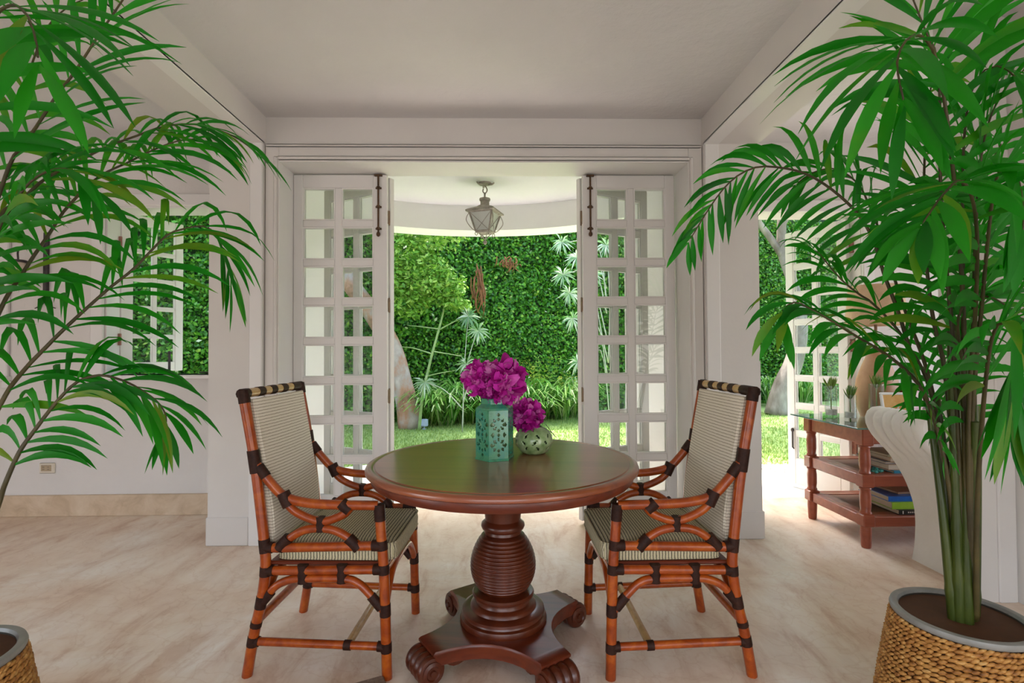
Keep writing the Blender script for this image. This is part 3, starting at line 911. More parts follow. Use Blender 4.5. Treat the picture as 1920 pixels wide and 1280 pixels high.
def make_chair(label, loc, rz):
    c = thing('rattan_armchair', label, 'chair', loc, rz, 'rattan armchairs at the table')
    for y in (-HY, HY):
        seg(MB(), [(x, y, z) for x, z in REAR], RT * 1.08, 40).build('rear_post', 'rattan', c, True)
        seg(MB(), [(x, y, z) for x, z in FRONT], RT * 1.08, 30).build('front_post', 'rattan', c, True)
        seg(MB(), [(x, y, z) for x, z in ARM], RT, 40).build('armrest', 'rattan', c, True)
        seg(MB(), [(x, y, z) for x, z in USH], RT * .88, 24).build('arm_scroll', 'rattan', c, True)
        seg(MB(), [(x, y, z) for x, z in ARCH], RT * .88, 24).build('arm_arch', 'rattan', c, True)
        seg(MB(), [(-.2, y, .472), (.243, y, .484)], RT * .98, 2).build('side_rail', 'rattan', c, True)
        seg(MB(), [(-.198, y, .388), (.248, y, .397)], RT * .95, 2).build('seat_rail', 'rattan', c, True)
        seg(MB(), [(x, y, z) for x, z in BRACE], RT * .85, 40).build('brace', 'rattan', c, True)
        seg(MB(), [(-.246, y, .128), (.257, y, .115)], RT * .85, 2).build('stretcher', 'rattan', c, True)
        # dark leather bindings at every joint
        bind(c, y, REAR, zq=.792, ln=.085, r=.0225)
        strap(c, (-.225, y, .775), (-.195, y, .735), .0195)
        for zq, ln in ((.482, .05), (.388, .035), (.275, .045), (.19, .02), (.128, .035)):
            bind(c, y, REAR, zq=zq, ln=ln)
        for zq, ln in ((.485, .035), (.397, .035), (.25, .045), (.115, .035)):
            bind(c, y, FRONT, zq=zq, ln=ln)
        bind(c, y, FRONT, zq=.605, ln=.06, r=.021)
        strap(c, (-.132, y, .678), (-.108, y, .628), .024)
        strap(c, (.088, y, .640), (.122, y, .612), .023)
        strap(c, (.012, y, .535), (.012, y, .588), .0185)
        strap(c, (-.145, y, .470), (-.108, y, .512), .0215)
        strap(c, (.155, y, .472), (.115, y, .512), .0215)
        strap(c, (-.208, y, .476), (-.168, y, .474), .0205)
        strap(c, (.205, y, .484), (.240, y, .485), .0205)
        strap(c, (-.055, y, .345), (-.055, y, .412), .020)
        strap(c, (.092, y, .348), (.092, y, .414), .020)
        strap(c, (-.194, y, .388), (-.165, y, .389), .0195)
        strap(c, (.21, y, .396), (.246, y, .397), .0195)
        strap(c, (.20, y, .300), (.238, y, .255), .018)
        strap(c, (-.205, y, .275), (-.175, y, .310), .018)
        strap(c, (.225, y, .116), (.254, y, .115), .0185)
        strap(c, (-.243, y, .128), (-.22, y, .127), .0185)
        strap(c, (.100, y, .119), (.126, y, .118), .018)
    for x, z, nm in ((.25, .397, 'seat_rail'), (-.198, .388, 'seat_rail'), (-.226, .205, 'stretcher')):
        seg(MB(), [(x, -HY, z), (x, HY, z)], RT * .9, 2).build(nm, 'rattan', c, True)
    seg(MB(), [(.113, -HY, .119), (.113, HY, .119)], RT * .8, 2).build('stretcher', 'rattan_light', c, True)
    seg(MB(), [(.253, -HY, .25), (.252, -.19, .31), (.252, -.12, .36), (.252, 0, .370), (.252, .12, .36), (.252, .19, .31), (.253, HY, .25)], RT * .8, 40).build('brace', 'rattan', c, True)
    seg(MB(), [(-.203, -HY, .28), (-.200, -.19, .32), (-.198, -.12, .355), (-.198, .12, .355), (-.200, .19, .32), (-.203, HY, .28)], RT * .8, 40).build('brace', 'rattan', c, True)
    # top rail with alternating dark bindings
    seg(MB(), [(-.286, -HY - .012, 1.045), (-.286, HY + .012, 1.045)], RT * 1.0, 2).build('top_rail', 'rattan_light', c, True)
    for a, b_ in ((-.25, -.205), (-.14, -.095), (-.045, -.0), (.05, .095), (.15, .25)):
        strap(c, (-.286, a, 1.045), (-.286, b_, 1.045), .0195)
    for y in (-HY, HY):
        strap(c, (-.278, y, 1.01), (-.286, y, 1.058), .0215)
    # upholstered back: a slab that follows the lean of the posts
    P = catmull([(-.192, .452), (-.203, .60), (-.233, .777), (-.274, 1.022)], 12)
    rings = []
    for i, (x, z) in enumerate(P):
        j = min(max(i, 1), 10)
        T = P[j + 1] - P[j - 1]
        T /= np.linalg.norm(T)
        nx, nz = T[1], -T[0]
        bul = .012 * math.sin(PI * i / 11)
        hw = .213
        prof = [(-.014, -hw), (-.014, hw), (.010, hw), (.017 + bul * .4, hw * .96), (.020 + bul, hw * .5), (.020 + bul * 1.2, 0), (.020 + bul, -hw * .5), (.017 + bul * .4, -hw * .96), (.010, -hw)]
        rings.append([(x + nx * d, y, z + nz * d) for d, y in prof])
    bk = MB().loft(rings, True, True).build('back_cushion', 'back_fabric', c, True)
    pip = [(P[0][0] + .02, s * .213, P[0][1]) for s in (-1, 1)]
    for s in (-1, 1):
        MB().tube([(x + .013, s * .2115, z) for x, z in P], .003, 6).build('piping', 'back_fabric', bk, True)
    # boxed seat cushion
    rings = []
    x0, x1, hy = -.172, .286, .216
    for z, ins in ((.420, .012), (.427, .002), (.455, .0), (.478, .004), (.492, .03), (.499, .08)):
        rr = []
        for k in range(40):
            a = 2 * PI * k / 40
            ca, sa = math.cos(a), math.sin(a)
            e = .16
            rr.append(((x0 + x1) / 2 + ((x1 - x0) / 2 - ins) * math.copysign(abs(ca) ** e, ca), (hy - ins) * math.copysign(abs(sa) ** e, sa), z))
        rings.append(rr)
    cu = MB().loft(rings, True, True).build('seat_cushion', 'seat_fabric', c, True)
    for z in (.424, .481):
        rr = []
        for k in range(41):
            a = 2 * PI * k / 40
            ca, sa = math.cos(a), math.sin(a)
            rr.append(((x0 + x1) / 2 + ((x1 - x0) / 2 - .002) * math.copysign(abs(ca) ** .16, ca), (hy - .002) * math.copysign(abs(sa) ** .16, sa), z))
        MB().tube(rr, .0032, 5).build('piping', 'seat_fabric', cu, True)
    MB().box((-.19, -.225, .404), (.262, .225, .419), .004).build('seat_board', 'mahogany', c)
    return c


make_chair('rattan armchair left of the table, striped back towards the left pier', (-.672, 2.165, 0), math.radians(-3.2))
make_chair('rattan armchair right of the table, striped back towards the right pier', (.652, 2.125, 0), PI + math.radians(0.4))

# ------------------------------------------------------------------ vases and flowers
V1 = (TX - .032, TY + .018)


def hex_vase():
    v = thing('hexagonal_vase', 'teal glazed hexagonal vase with pierced lattice sides', 'vase', (V1[0], V1[1], .761), math.radians(14))
    R, H = .079, .205
    corners = [(R * math.cos(PI / 3 * k + PI / 6 * 0), R * math.sin(PI / 3 * k)) for k in range(6)]
    nu, nv = 22, 46
    for s in range(6):
        a, b_ = np.array(corners[s]), np.array(corners[(s + 1) % 6])
        n_ = (a + b_) / 2
        n_ /= np.linalg.norm(n_)
        def hole(u, w):
            # two rosettes of lozenges on each side
            for cv in (.31, .71):
                du, dv = (u - .5) * R, (w - cv) * H
                d = math.hypot(du, dv)
                if .011 < d < .031:
                    q = math.atan2(dv, du) / (PI / 4)
                    frac = abs(q - round(q))
                    rr = (d - .011) / .020
                    wid = .40 * (1 - abs(2 * rr - 1))
                    if frac < wid:
                        return True
            for cu_, cv in ((.14, .31), (.86, .31), (.14, .71), (.86, .71), (.5, .51), (.5, .12), (.5, .90), (.2, .51), (.8, .51)):
                if abs((u - cu_) * R) / .007 + abs((w - cv) * H) / .011 < 1:
                    return True
            return False
        mb_ = MB()
        t_ = .006
        keep = [[not (0.06 < (i + .5) / nu < .94 and hole((i + .5) / nu, (j + .5) / nv)) for i in range(nu)] for j in range(nv)]
        vs = []
        for lay in (0, 1):
            for j in range(nv + 1):
                for i in range(nu + 1):
                    p = a + (b_ - a) * (i / nu) - n_ * t_ * lay
                    vs.append((p[0], p[1], H * j / nv))
        K = (nu + 1) * (nv + 1)
        idx = lambda i, j, l: l * K + j * (nu + 1) + i
        fs = []
        for j in range(nv):
            for i in range(nu):
                if not keep[j][i]:
                    continue
                for l in (0, 1):
                    fs.append((idx(i, j, l), idx(i + 1, j, l), idx(i + 1, j + 1, l), idx(i, j + 1, l)))
                for di, dj, e0, e1 in ((-1, 0, (i, j), (i, j + 1)), (1, 0, (i + 1, j), (i + 1, j + 1)), (0, -1, (i, j), (i + 1, j)), (0, 1, (i, j + 1), (i + 1, j + 1))):
                    ii, jj = i + di, j + dj
                    if not (0 <= ii < nu and 0 <= jj < nv) or not keep[jj][ii]:
                        fs.append((idx(*e0, 0), idx(*e1, 0), idx(*e1, 1), idx(*e0, 1)))
        mb_.add(vs, fs)
        mb_.build('pierced_panel', 'teal_glaze', v)
    rp = []
    for r, z in ((R + .002, 0.0), (R + .003, .008), (R - .004, .012)):
        rp.append([(r * math.cos(PI / 3 * k), r * math.sin(PI / 3 * k), z) for k in range(6)])
    MB().loft(rp, True, True).build('foot', 'teal_glaze', v)
    rp = []
    for r, z in ((R - .004, H - .01), (R + .001, H - .002), (R - .002, H + .004), (R - .02, H + .016), (R - .024, H + .020), (R - .024, H + .038), (R - .020, H + .042), (R - .027, H + .042), (R - .029, H + .02), (R - .02, H)):
        rp.append([(r * math.cos(PI / 3 * k), r * math.sin(PI / 3 * k), z) for k in range(6)])
    MB().loft(rp, True, False).build('shoulder', 'teal_glaze', v)
    MB().lathe([(.050, .012), (.052, .19), (.05, .2)], 24).build('liner', 'celadon_glaze', v, True)
    return v


hex_vase()
V2 = (TX + .135, TY + .118)
rv = thing('round_vase', 'small round celadon vase with leaf-shaped cut-outs', 'vase', (V2[0], V2[1], .761))
prof = catmull([(.046, 0), (.060, .010), (.078, .038), (.081, .056), (.076, .080), (.060, .100), (.043, .110), (.038, .116)], 44)
nu = 96
mb = MB()
vs = []
for lay in (0, 1):
    for r, z in prof:
        for k in range(nu):
            a = 2 * PI * k / nu
            rr = r - .005 * lay
            vs.append((rr * math.cos(a), rr * math.sin(a), z))
K = nu * len(prof)
leaf_c = []
for row, (z, cnt) in enumerate(((.030, 9), (.055, 10), (.080, 9))):
    for k in range(cnt):
        leaf_c.append((2 * PI * (k + .5 * (row % 2)) / cnt, z, .7 if (k + row) % 2 else -.7))


def open_at(a, z):
    for ac, zc, tl in leaf_c:
        du = ((a - ac + PI) % (2 * PI) - PI) * .075
        dv = z - zc
        x = du * math.cos(tl) + dv * math.sin(tl)
        y = -du * math.sin(tl) + dv * math.cos(tl)
        if abs(y) < .012 and abs(x) < .0042 * (1 - (y / .012) ** 2):
            return True
    return False


keep = [[not open_at(2 * PI * (k + .5) / nu, (prof[j][1] + prof[j + 1][1]) / 2) for k in range(nu)] for j in range(len(prof) - 1)]
fs = []
I = lambda k, j, l: l * K + j * nu + (k % nu)
for j in range(len(prof) - 1):
    for k in range(nu):
        if not keep[j][k]:
            continue
        for l in (0, 1):
            fs.append((I(k, j, l), I(k + 1, j, l), I(k + 1, j + 1, l), I(k, j + 1, l)))
        for dk, dj, e0, e1 in ((-1, 0, (k, j), (k, j + 1)), (1, 0, (k + 1, j), (k + 1, j + 1)), (0, -1, (k, j), (k + 1, j)), (0, 1, (k, j + 1), (k + 1, j + 1))):
            jj = j + dj
            if not (0 <= jj < len(prof) - 1) or not keep[jj][(k + dk) % nu]:
                fs.append((I(*e0, 0), I(*e1, 0), I(*e1, 1), I(*e0, 1)))
mb.add(vs, fs)
mb.build('body', 'celadon_glaze', rv, 'all')
MB().lathe([(.044, 0), (.048, .003), (.046, .008), (.0005, .008)], 32).build('foot', 'celadon_glaze', rv, True)
MB().lathe([(.042, .010), (.060, .035), (.062, .058), (.055, .082), (.034, .104)], 32).build('liner', 'hedge_core', rv, True)


def petal_mesh(w, ln, curl, ruff):
    nu_, nv_ = 5, 5
    vs, fs = [], []
    for j in range(nv_):
        t = j / (nv_ - 1)
        for i in range(nu_):
            s = i / (nu_ - 1) - .5
            wid = w * (.25 + 1.1 * math.sin(PI * min(1, t * .72 + .1)))
            x = s * wid
            z = ln * t + ruff * math.cos(s * 9) * t
            y = curl * t * t * ln - 1.6 * s * s * wid + ruff * math.sin(s * 14 + t * 4) * t
            vs.append((x, y, z))
    for j in range(nv_ - 1):
        for i in range(nu_ - 1):
            a = j * nu_ + i
            fs.append((a, a + 1, a + nu_ + 1, a + nu_))
    return MB().add(vs, fs).mesh('petal', 'petal_magenta', 'all')


PET = [petal_mesh(.026, .030, .6, .003), petal_mesh(.022, .028, -.5, .0035), petal_mesh(.028, .032, 1.0, .0035), petal_mesh(.021, .031, .2, .004)]


def flower(label, c, R, n, stem_to, seed):
    rng = random.Random(seed)
    f = thing('flower_head', label, 'flower', c, 0, 'magenta flowers')
    MB().blob((0, 0, 0), (R * .62,) * 3, 12, 8).build('flower_core', 'petal_magenta', f, 'all')
    MB().tube(catmull([(0, 0, -R * .5), tuple((stem_to[k] - c[k]) * .5 + (.004 if k == 0 else 0) for k in range(3)), tuple(stem_to[k] - c[k] for k in range(3))], 8), .003, 6).build('stem', 'stem_green', f, True)
    for k in range(n):
        z = 1 - 2 * (k + .5) / n
        a = k * 2.399963 + rng.uniform(-.2, .2)
        d = Vector((math.sqrt(1 - z * z) * math.cos(a), math.sqrt(1 - z * z) * math.sin(a), z))
        o = place('petal', PET[rng.randrange(4)], f)
        q = d.to_track_quat('Z', 'Y')
        o.rotation_mode = 'QUATERNION'
        tl = Matrix.Rotation(rng.uniform(0, 2 * PI), 3, 'Z') @ Matrix.Rotation(rng.uniform(.1, .75), 3, 'X')
        o.rotation_quaternion = (q.to_matrix() @ tl).to_quaternion()
        o.location = d * R * rng.uniform(.58, .74)
        sc = rng.uniform(.8, 1.15) * R / .085
        o.scale = (sc, sc, sc)


ZV = .761
flower('smaller magenta flower head on the left of the teal vase', (V1[0] - .052, V1[1] - .005, ZV + .325), .076, 150, (V1[0] - .005, V1[1], ZV + .14), 3)
flower('large ruffled magenta flower head on top of the teal vase', (V1[0] + .034, V1[1] - .018, ZV + .312), .094, 210, (V1[0] + .005, V1[1], ZV + .14), 5)
flower('magenta flower head in the round celadon vase', (V2[0] - .028, V2[1] - .03, ZV + .165), .070, 140, (V2[0], V2[1], ZV + .05), 9)
o = MB().tube(catmull([(V2[0] - .01, V2[1] - .02, ZV + .10), (V2[0] + .03, V2[1] - .05, ZV + .118), (V2[0] + .075, V2[1] - .045, ZV + .092), (V2[0] + .088, V2[1] - .03, ZV + .075), (V2[0] + .05, V2[1] - .02, ZV + .125)], 24), .0014, 5).build('wire_twig', 'iron', None, True)
tag(o, 'thin dark looped twig sticking out of the round vase', 'twig')

# ------------------------------------------------------------------ hanging lantern in the portico
ln = thing('hanging_lantern', 'weathered metal lantern hanging from the portico ceiling', 'lantern', (-.13, 4.2, 0), math.radians(-20))
sq = lambda r, z: [(r * c, r * s, z) for c, s in ((1, 1), (-1, 1), (-1, -1), (1, -1))]
ZT = PZ1
MB().lathe([(.055, ZT), (.05, ZT - .012), (.02, ZT - .018), (.008, ZT - .028)], 20).build('ceiling_plate', 'aged_metal', ln, True)
for a in (0, 2.1, 4.2):
    MB().tube(catmull([(.03 * math.cos(a), .03 * math.sin(a), ZT - .01), (.065 * math.cos(a), .065 * math.sin(a), ZT - .016), (.085 * math.cos(a), .085 * math.sin(a), ZT - .006)], 8), [.012, .01, .004], 6).build('ceiling_leaf', 'aged_metal', ln, True)
MB().tube(catmull([(0, 0, ZT - .02), (.014, 0, ZT - .04), (.020, 0, ZT - .065), (.004, 0, ZT - .085), (-.016, 0, ZT - .07), (-.012, 0, ZT - .045)], 20), .0055, 8).build('hook', 'aged_metal', ln, True)
MB().tube([(0, 0, ZT - .08), (0, 0, ZT - .13)], .008, 8).build('hanging_loop', 'aged_metal', ln, True)
MB().lathe([(.044, ZT - .128), (.046, ZT - .135), (.044, ZT - .148), (.036, ZT - .152), (.038, ZT - .19), (.05, ZT - .20)], 20).build('chimney', 'aged_metal', ln, True)
MB().loft([sq(.034, ZT - .185), sq(.05, ZT - .200), sq(.108, ZT - .228), sq(.122, ZT - .238), sq(.122, ZT - .250), sq(.104, ZT - .252)], True, True).build('hood', 'aged_metal', ln)
zt_, zb_ = ZT - .252, ZT - .405
rt_, rb_ = .098, .058
cor = ((1, 1), (-1, 1), (-1, -1), (1, -1))
for k in range(4):
    c0, c1 = cor[k], cor[(k + 1) % 4]
    MB().tube([(rt_ * c0[0], rt_ * c0[1], zt_), (rb_ * c0[0], rb_ * c0[1], zb_)], .0075, 6).build('corner_bar', 'aged_metal', ln)
    MB().tube([(rt_ * c0[0], rt_ * c0[1], zt_), (rt_ * c1[0], rt_ * c1[1], zt_)], .008, 6).tube([(rb_ * c0[0], rb_ * c0[1], zb_), (rb_ * c1[0], rb_ * c1[1], zb_)], .0075, 6).build('frame_bar', 'aged_metal', ln)
    q_ = [(rt_ * .97 * c0[0], rt_ * .97 * c0[1], zt_), (rt_ * .97 * c1[0], rt_ * .97 * c1[1], zt_), (rb_ * .97 * c1[0], rb_ * .97 * c1[1], zb_), (rb_ * .97 * c0[0], rb_ * .97 * c0[1], zb_)]
    q2 = [(x * .97, y * .97, z) for x, y, z in q_]
    MB().loft([q_, q2], True, True).build('pane', 'frosted_glass', ln)
    MB().tube([(rt_ * c0[0], rt_ * c0[1], zt_), (rb_ * c1[0], rb_ * c1[1], zb_)], .0022, 5).tube([(rt_ * c1[0], rt_ * c1[1], zt_), (rb_ * c0[0], rb_ * c0[1], zb_)], .0022, 5).build('cross_wire', 'aged_metal', ln)
    d = np.array(c0) / math.sqrt(2)
    pth = [(.135, zt_ + .002), (.162, zt_ - .05), (.158, zt_ - .085), (.115, zt_ - .135), (.075, zt_ - .155)]
    MB().tube(catmull([(d[0] * r, d[1] * r, z) for r, z in pth], 20), .0035, 6).build('side_scroll', 'aged_metal', ln, True)
    pth = [(.075, zb_ - .002), (.088, zb_ - .018), (.078, zb_ - .034), (.066, zb_ - .026), (.070, zb_ - .016)]
    MB().tube(catmull([(d[0] * r, d[1] * r, z) for r, z in pth], 18), .003, 6).build('scroll', 'aged_metal', ln, True)
    pth = [(.07, zb_), (.045, zb_ - .02), (.012, zb_ - .055), (.0, zb_ - .07)]
    MB().tube(catmull([(d[0] * r, d[1] * r, z) for r, z in pth], 14), .0035, 6).build('bottom_scroll', 'aged_metal', ln, True)
MB().box((-rb_, -rb_, zb_ - .012), (rb_, rb_, zb_), .002).build('bottom_plate', 'aged_metal', ln)
MB().blob((0, 0, zb_ - .085), (.018, .018, .018), 12, 8).build('finial', 'aged_metal', ln, True)

# ------------------------------------------------------------------ side table by the garden door and what stands on it
SX0, SX1, SY0, SY1 = 2.205, 3.45, 3.08, 3.615
st = thing('side_table', 'reddish wooden side table with two cane shelves by the garden door', 'table', (SX0, SY0, 0))
lw = .036
leg_m = MB()
for z0, z1 in ((.615, .722), (.365, .445), (.130, .205)):
    leg_m.box((-lw, -lw, z0), (lw, lw, z1), .006)
leg_m.lathe([(.024, 0), (.027, .01), (.031, .10), (.030, .131)], 16)
for z0, z1 in ((.204, .366), (.444, .616)):
    h = z1 - z0
    leg_m.lathe([(.030, z0), (.033, z0 + .008), (.027, z0 + .02), (.031, z0 + h * .3), (.031, z0 + h * .7), (.027, z1 - .02), (.033, z1 - .008), (.030, z1)], 16)
lm = leg_m.mesh('leg', 'shelf_wood', True)
LX, LY = SX1 - SX0, SY1 - SY0
for x in (0, LX):
    for y in (0, LY):
        place('leg', lm, st, (x, y, 0))
for nm, z0, z1 in (('apron', .625, .715), ('shelf_rail', .368, .437), ('shelf_rail', .128, .19)):
    MB().box((lw, -.022, z0), (LX - lw, .012, z1), .005).build(nm, 'shelf_wood', st)
    MB().box((lw, LY - .012, z0), (LX - lw, LY + .022, z1), .005).build(nm, 'shelf_wood', st)
    MB().box((-.022, lw, z0), (.012, LY - lw, z1), .005).build(nm, 'shelf_wood', st)
    MB().box((LX - .012, lw, z0), (LX + .022, LY - lw, z1), .005).build(nm, 'shelf_wood', st)
for z in (.437, .190):
    MB().box((.05, .05, z - .012), (LX - .05, LY - .05, z - .004)).build('cane_shelf', 'cane_webbing', st)
    MB().box((.01, .01, z - .014), (LX - .01, .07, z), .002).build('shelf_border', 'shelf_wood', st)
    MB().box((.01, LY - .07, z - .014), (LX - .01, LY - .01, z), .002).build('shelf_border', 'shelf_wood', st)
    MB().box((.01, .07, z - .014), (.07, LY - .07, z), .002).build('shelf_border', 'shelf_wood', st)
MB().box((.012, .012, .690), (LX - .012, LY - .012, .702)).build('top_panel', 'cane_webbing', st)
MB().box((.39, -.026, .632), (.40, -.021, .708)).build('drawer_gap', 'mahogany', st)
g = MB().box((-.10, -.085, .7235), (LX + .1, LY + .085, .7335), .002).build('glass_top', 'table_glass', st)
for a, b_ in (((-.1005, -.0855, .7245), (LX + .1, -.0845, .7325)), ((-.1005, -.085, .7245), (-.0995, LY + .085, .7325))):
    MB().box(a, b_).build('glass_edge', 'glass_green_edge', g)


def book(label, x, y, w, d, z0, z1, cover, rz=0, spine=True, grp='books on the side table', marks=False):
    b = thing('book', label, 'book', (x, y, z0), rz, grp)
    h = z1 - z0
    c = min(.003, h * .2)
    MB().box((0, 0, 0), (w, d, c)).build('cover', cover, b)
    MB().box((0, 0, h - c), (w, d, h)).build('cover', cover, b)
    if spine:
        MB().box((0, 0, c), (w, c, h - c)).build('spine', cover, b)
    MB().box((.004, c if spine else .004, c), (w - .004, d - .004, h - c)).build('pages', 'book_page', b)
    if marks:
        MB().box((.022, -.0008, h * .2), (.028, .0, h * .8)).build('spine_print', 'print_white', b)
        mk = MB().box((0, -.0008, 0), (.0075, 0, .0085)).mesh('spine_print', 'print_white')
        for k in range(9):
            place('spine_print', mk, b, (.055 + k * .0125, 0, h * .5 - .004))
    return b


ZM, ZL = .4375, .1905
book('thin teal book at the bottom of the upper shelf stack', 2.405, 3.105, .29, .30, ZM, ZM + .016, 'book_teal')
book('thick tan book on the teal one on the upper shelf', 2.385, 3.125, .29, .27, ZM + .0165, ZM + .050, 'book_tan', 0, False)
book('grey bound book in the middle of the upper shelf stack', 2.375, 3.135, .28, .26, ZM + .0505, ZM + .066, 'book_grey', .02, False)
book('brown book near the top of the upper shelf stack', 2.40, 3.125, .26, .25, ZM + .0665, ZM + .091, 'book_tan', -.05, False)
book('olive book lying on top of the upper shelf stack', 2.40, 3.15, .25, .24, ZM + .0915, ZM + .106, 'book_olive', .04)
book('black book with white spine lettering at the bottom of the lower shelf', 2.415, 3.085, .30, .31, ZL, ZL + .030, 'book_black', 0, True, 'books on the side table', True)
book('lime green book under the blue one on the lower shelf', 2.385, 3.10, .30, .29, ZL + .0305, ZL + .072, 'book_lime')
book('bright blue book near the top of the lower shelf stack', 2.375, 3.115, .29, .27, ZL + .0725, ZL + .104, 'book_blue')
book('thin brown book lying on the blue book', 2.47, 3.16, .24, .22, ZL + .1045, ZL + .116, 'book_tan', .1)
bd = thing('bead_string', 'heap of turquoise beads on the upper shelf beside the books', 'beads', (2.30, 3.16, ZM))
bead = MB().blob((0, 0, .008), (.009, .009, .008), 8, 5).mesh('bead', 'turquoise_bead', 'all')
rb = random.Random(4)
for k in range(26):
    a = k * .5
    place('bead', bead, bd, (.06 * math.cos(a) * (1 - k * .015) + rb.uniform(-.01, .01), .045 * math.sin(a) + rb.uniform(-.01, .01), .006 * (k // 13)))

# glass vases with spiky green plants
succ = []
for s in range(3):
    mb = MB()
    rr = random.Random(s + 20)
    for k in range(46):
        a, t = rr.uniform(0, 2 * PI), rr.uniform(.0, .75)
        d = Vector((math.cos(a) * t, math.sin(a) * t, 1)).normalized()
        L_ = rr.uniform(.04, .075)
        p0 = Vector((d.x * .012, d.y * .012, 0))
        p1 = p0 + d * L_ * .6 + Vector((0, 0, .005))
        p2 = p0 + d * L_ + Vector((0, 0, .02))
        mb.tube([p0, p1, p2], [.0035, .0045, .0008], 5)
    mb.tube([(0, 0, -.16), (0, 0, .01)], .004, 5)
    succ.append(mb.mesh('spiky_plant', 'succulent', 'all'))
for k, (x, y, r, h, lb) in enumerate(((2.29, 3.52, .038, .215, 'tall clear glass vase nearest the garden door'), (2.315, 3.36, .036, .165, 'short clear glass vase in front on the side table'),
                                      (2.50, 3.37, .045, .235, 'clear glass vase beside the lamp on the side table'))):
    v = thing('glass_vase', lb, 'vase', (x, y, .7337), 0, 'glass vases on the side table')
    MB().lathe([(.0005, .001), (r * .9, .001), (r, .012), (r, h), (r - .003, h), (r - .003, .014), (.0005, .012)], 24, (0, 0, 0), False).build('glass_body', 'vase_glass', v, True)
    MB().lathe([(.0005, .0135), (r - .004, .0135), (r - .004, .05), (.0005, .05)], 20).build('pebble_fill', 'gravel', v)
    p = place('spiky_plant', succ[k], None, (x, y, .7337 + h - .025))
    tag(p, ('spiky green plant in the tall glass vase', 'spiky green plant in the short front glass vase', 'spiky green plant in the glass vase by the lamp')[k], 'plant', 'plants in the glass vases')

# lamp, box and photo frames
lp = thing('table_lamp', 'terracotta table lamp with a tan drum shade', 'lamp', (2.60, 3.50, .7337))
MB().lathe([(.10, 0), (.105, .02), (.12, .06), (.135, .14), (.12, .26), (.085, .36), (.05, .44), (.035, .47)], 32).build('lamp_base', 'terracotta', lp, True)
MB().tube([(0, 0, .46), (0, 0, .70)], .010, 10).build('lamp_neck', 'hinge_brass', lp, True)
MB().lathe([(.185, .63), (.158, .905), (.155, .905), (.182, .63)], 40, (0, 0, 0), False).lathe([(.0125, .70), (.012, .715), (.16, .712), (.16, .708)], 8, (0, 0, 0), False).build('lamp_shade', 'lamp_shade_linen', lp, True)
o = MB().box((-.07, -.05, 0), (.07, .05, .205), .004).box((-.074, -.054, .18), (.074, .054, .195), .003).build('wooden_box', 'box_wood')
o.location = (2.755, 3.42, .7337)
tag(o, 'upright brown wooden box behind the photo frames', 'box')


def photo_frame(label, x, y, w, h, rz, pic, frame, people):
    f = thing('photo_frame', label, 'picture frame', (x, y, .7337), rz, 'photo frames on the side table')
    L_ = math.radians(-13)
    M = Matrix.Rotation(L_, 4, 'X')
    b_ = .016
    for a, c in (((-w / 2, 0, 0), (w / 2, .014, b_)), ((-w / 2, 0, h - b_), (w / 2, .014, h)), ((-w / 2, 0, b_), (-w / 2 + b_, .014, h - b_)), ((w / 2 - b_, 0, b_), (w / 2, .014, h - b_))):
        MB().box(a, c, .003).move(M).build('frame_bar', frame, f)
    MB().box((-w / 2 + b_, .006, b_), (w / 2 - b_, .012, h - b_)).move(M).build('photo_print', pic, f)
    for px, s in people:
        MB().lathe([(.0005, .0), (.020 * s, .0)], 4, (0, 0, 0), False)
        MB().prism([(-.022 * s, 0), (.022 * s, 0), (.016 * s, .055 * s), (-.016 * s, .055 * s)], -.0008, 0).move(M @ Matrix.Translation((px, .0055, b_ + .001)) @ Matrix.Rotation(PI / 2, 4, 'X')).build('printed_shirt', 'photo_shirt', f)
        MB().prism([(.013 * s * math.cos(a), .068 * s + .015 * s * math.sin(a)) for a in np.linspace(0, 2 * PI, 12, endpoint=False)], -.0014, 0).move(M @ Matrix.Translation((px, .0055, b_ + .001)) @ Matrix.Rotation(PI / 2, 4, 'X')).build('printed_face', 'photo_skin', f)
        MB().prism([(.015 * s * math.cos(a), .073 * s + .014 * s * math.sin(a)) for a in np.linspace(-.3, PI + .3, 10)], -.002, 0).move(M @ Matrix.Translation((px, .0055, b_ + .001)) @ Matrix.Rotation(PI / 2, 4, 'X')).build('printed_hair', 'photo_dark', f)
    MB().tube([(0, .02, h * .55), (0, .09, .004)], .004, 6).build('stand', frame, f)


photo_frame('white framed orange photo of two children', 2.475, 3.13, .19, .20, -.12, 'photo_orange', 'frame_white', ((-.03, .8), (.025, .9)))
photo_frame('gold framed pink photo behind the white one', 2.72, 3.22, .20, .22, .1, 'photo_pink', 'frame_gold', ((0, .9),))

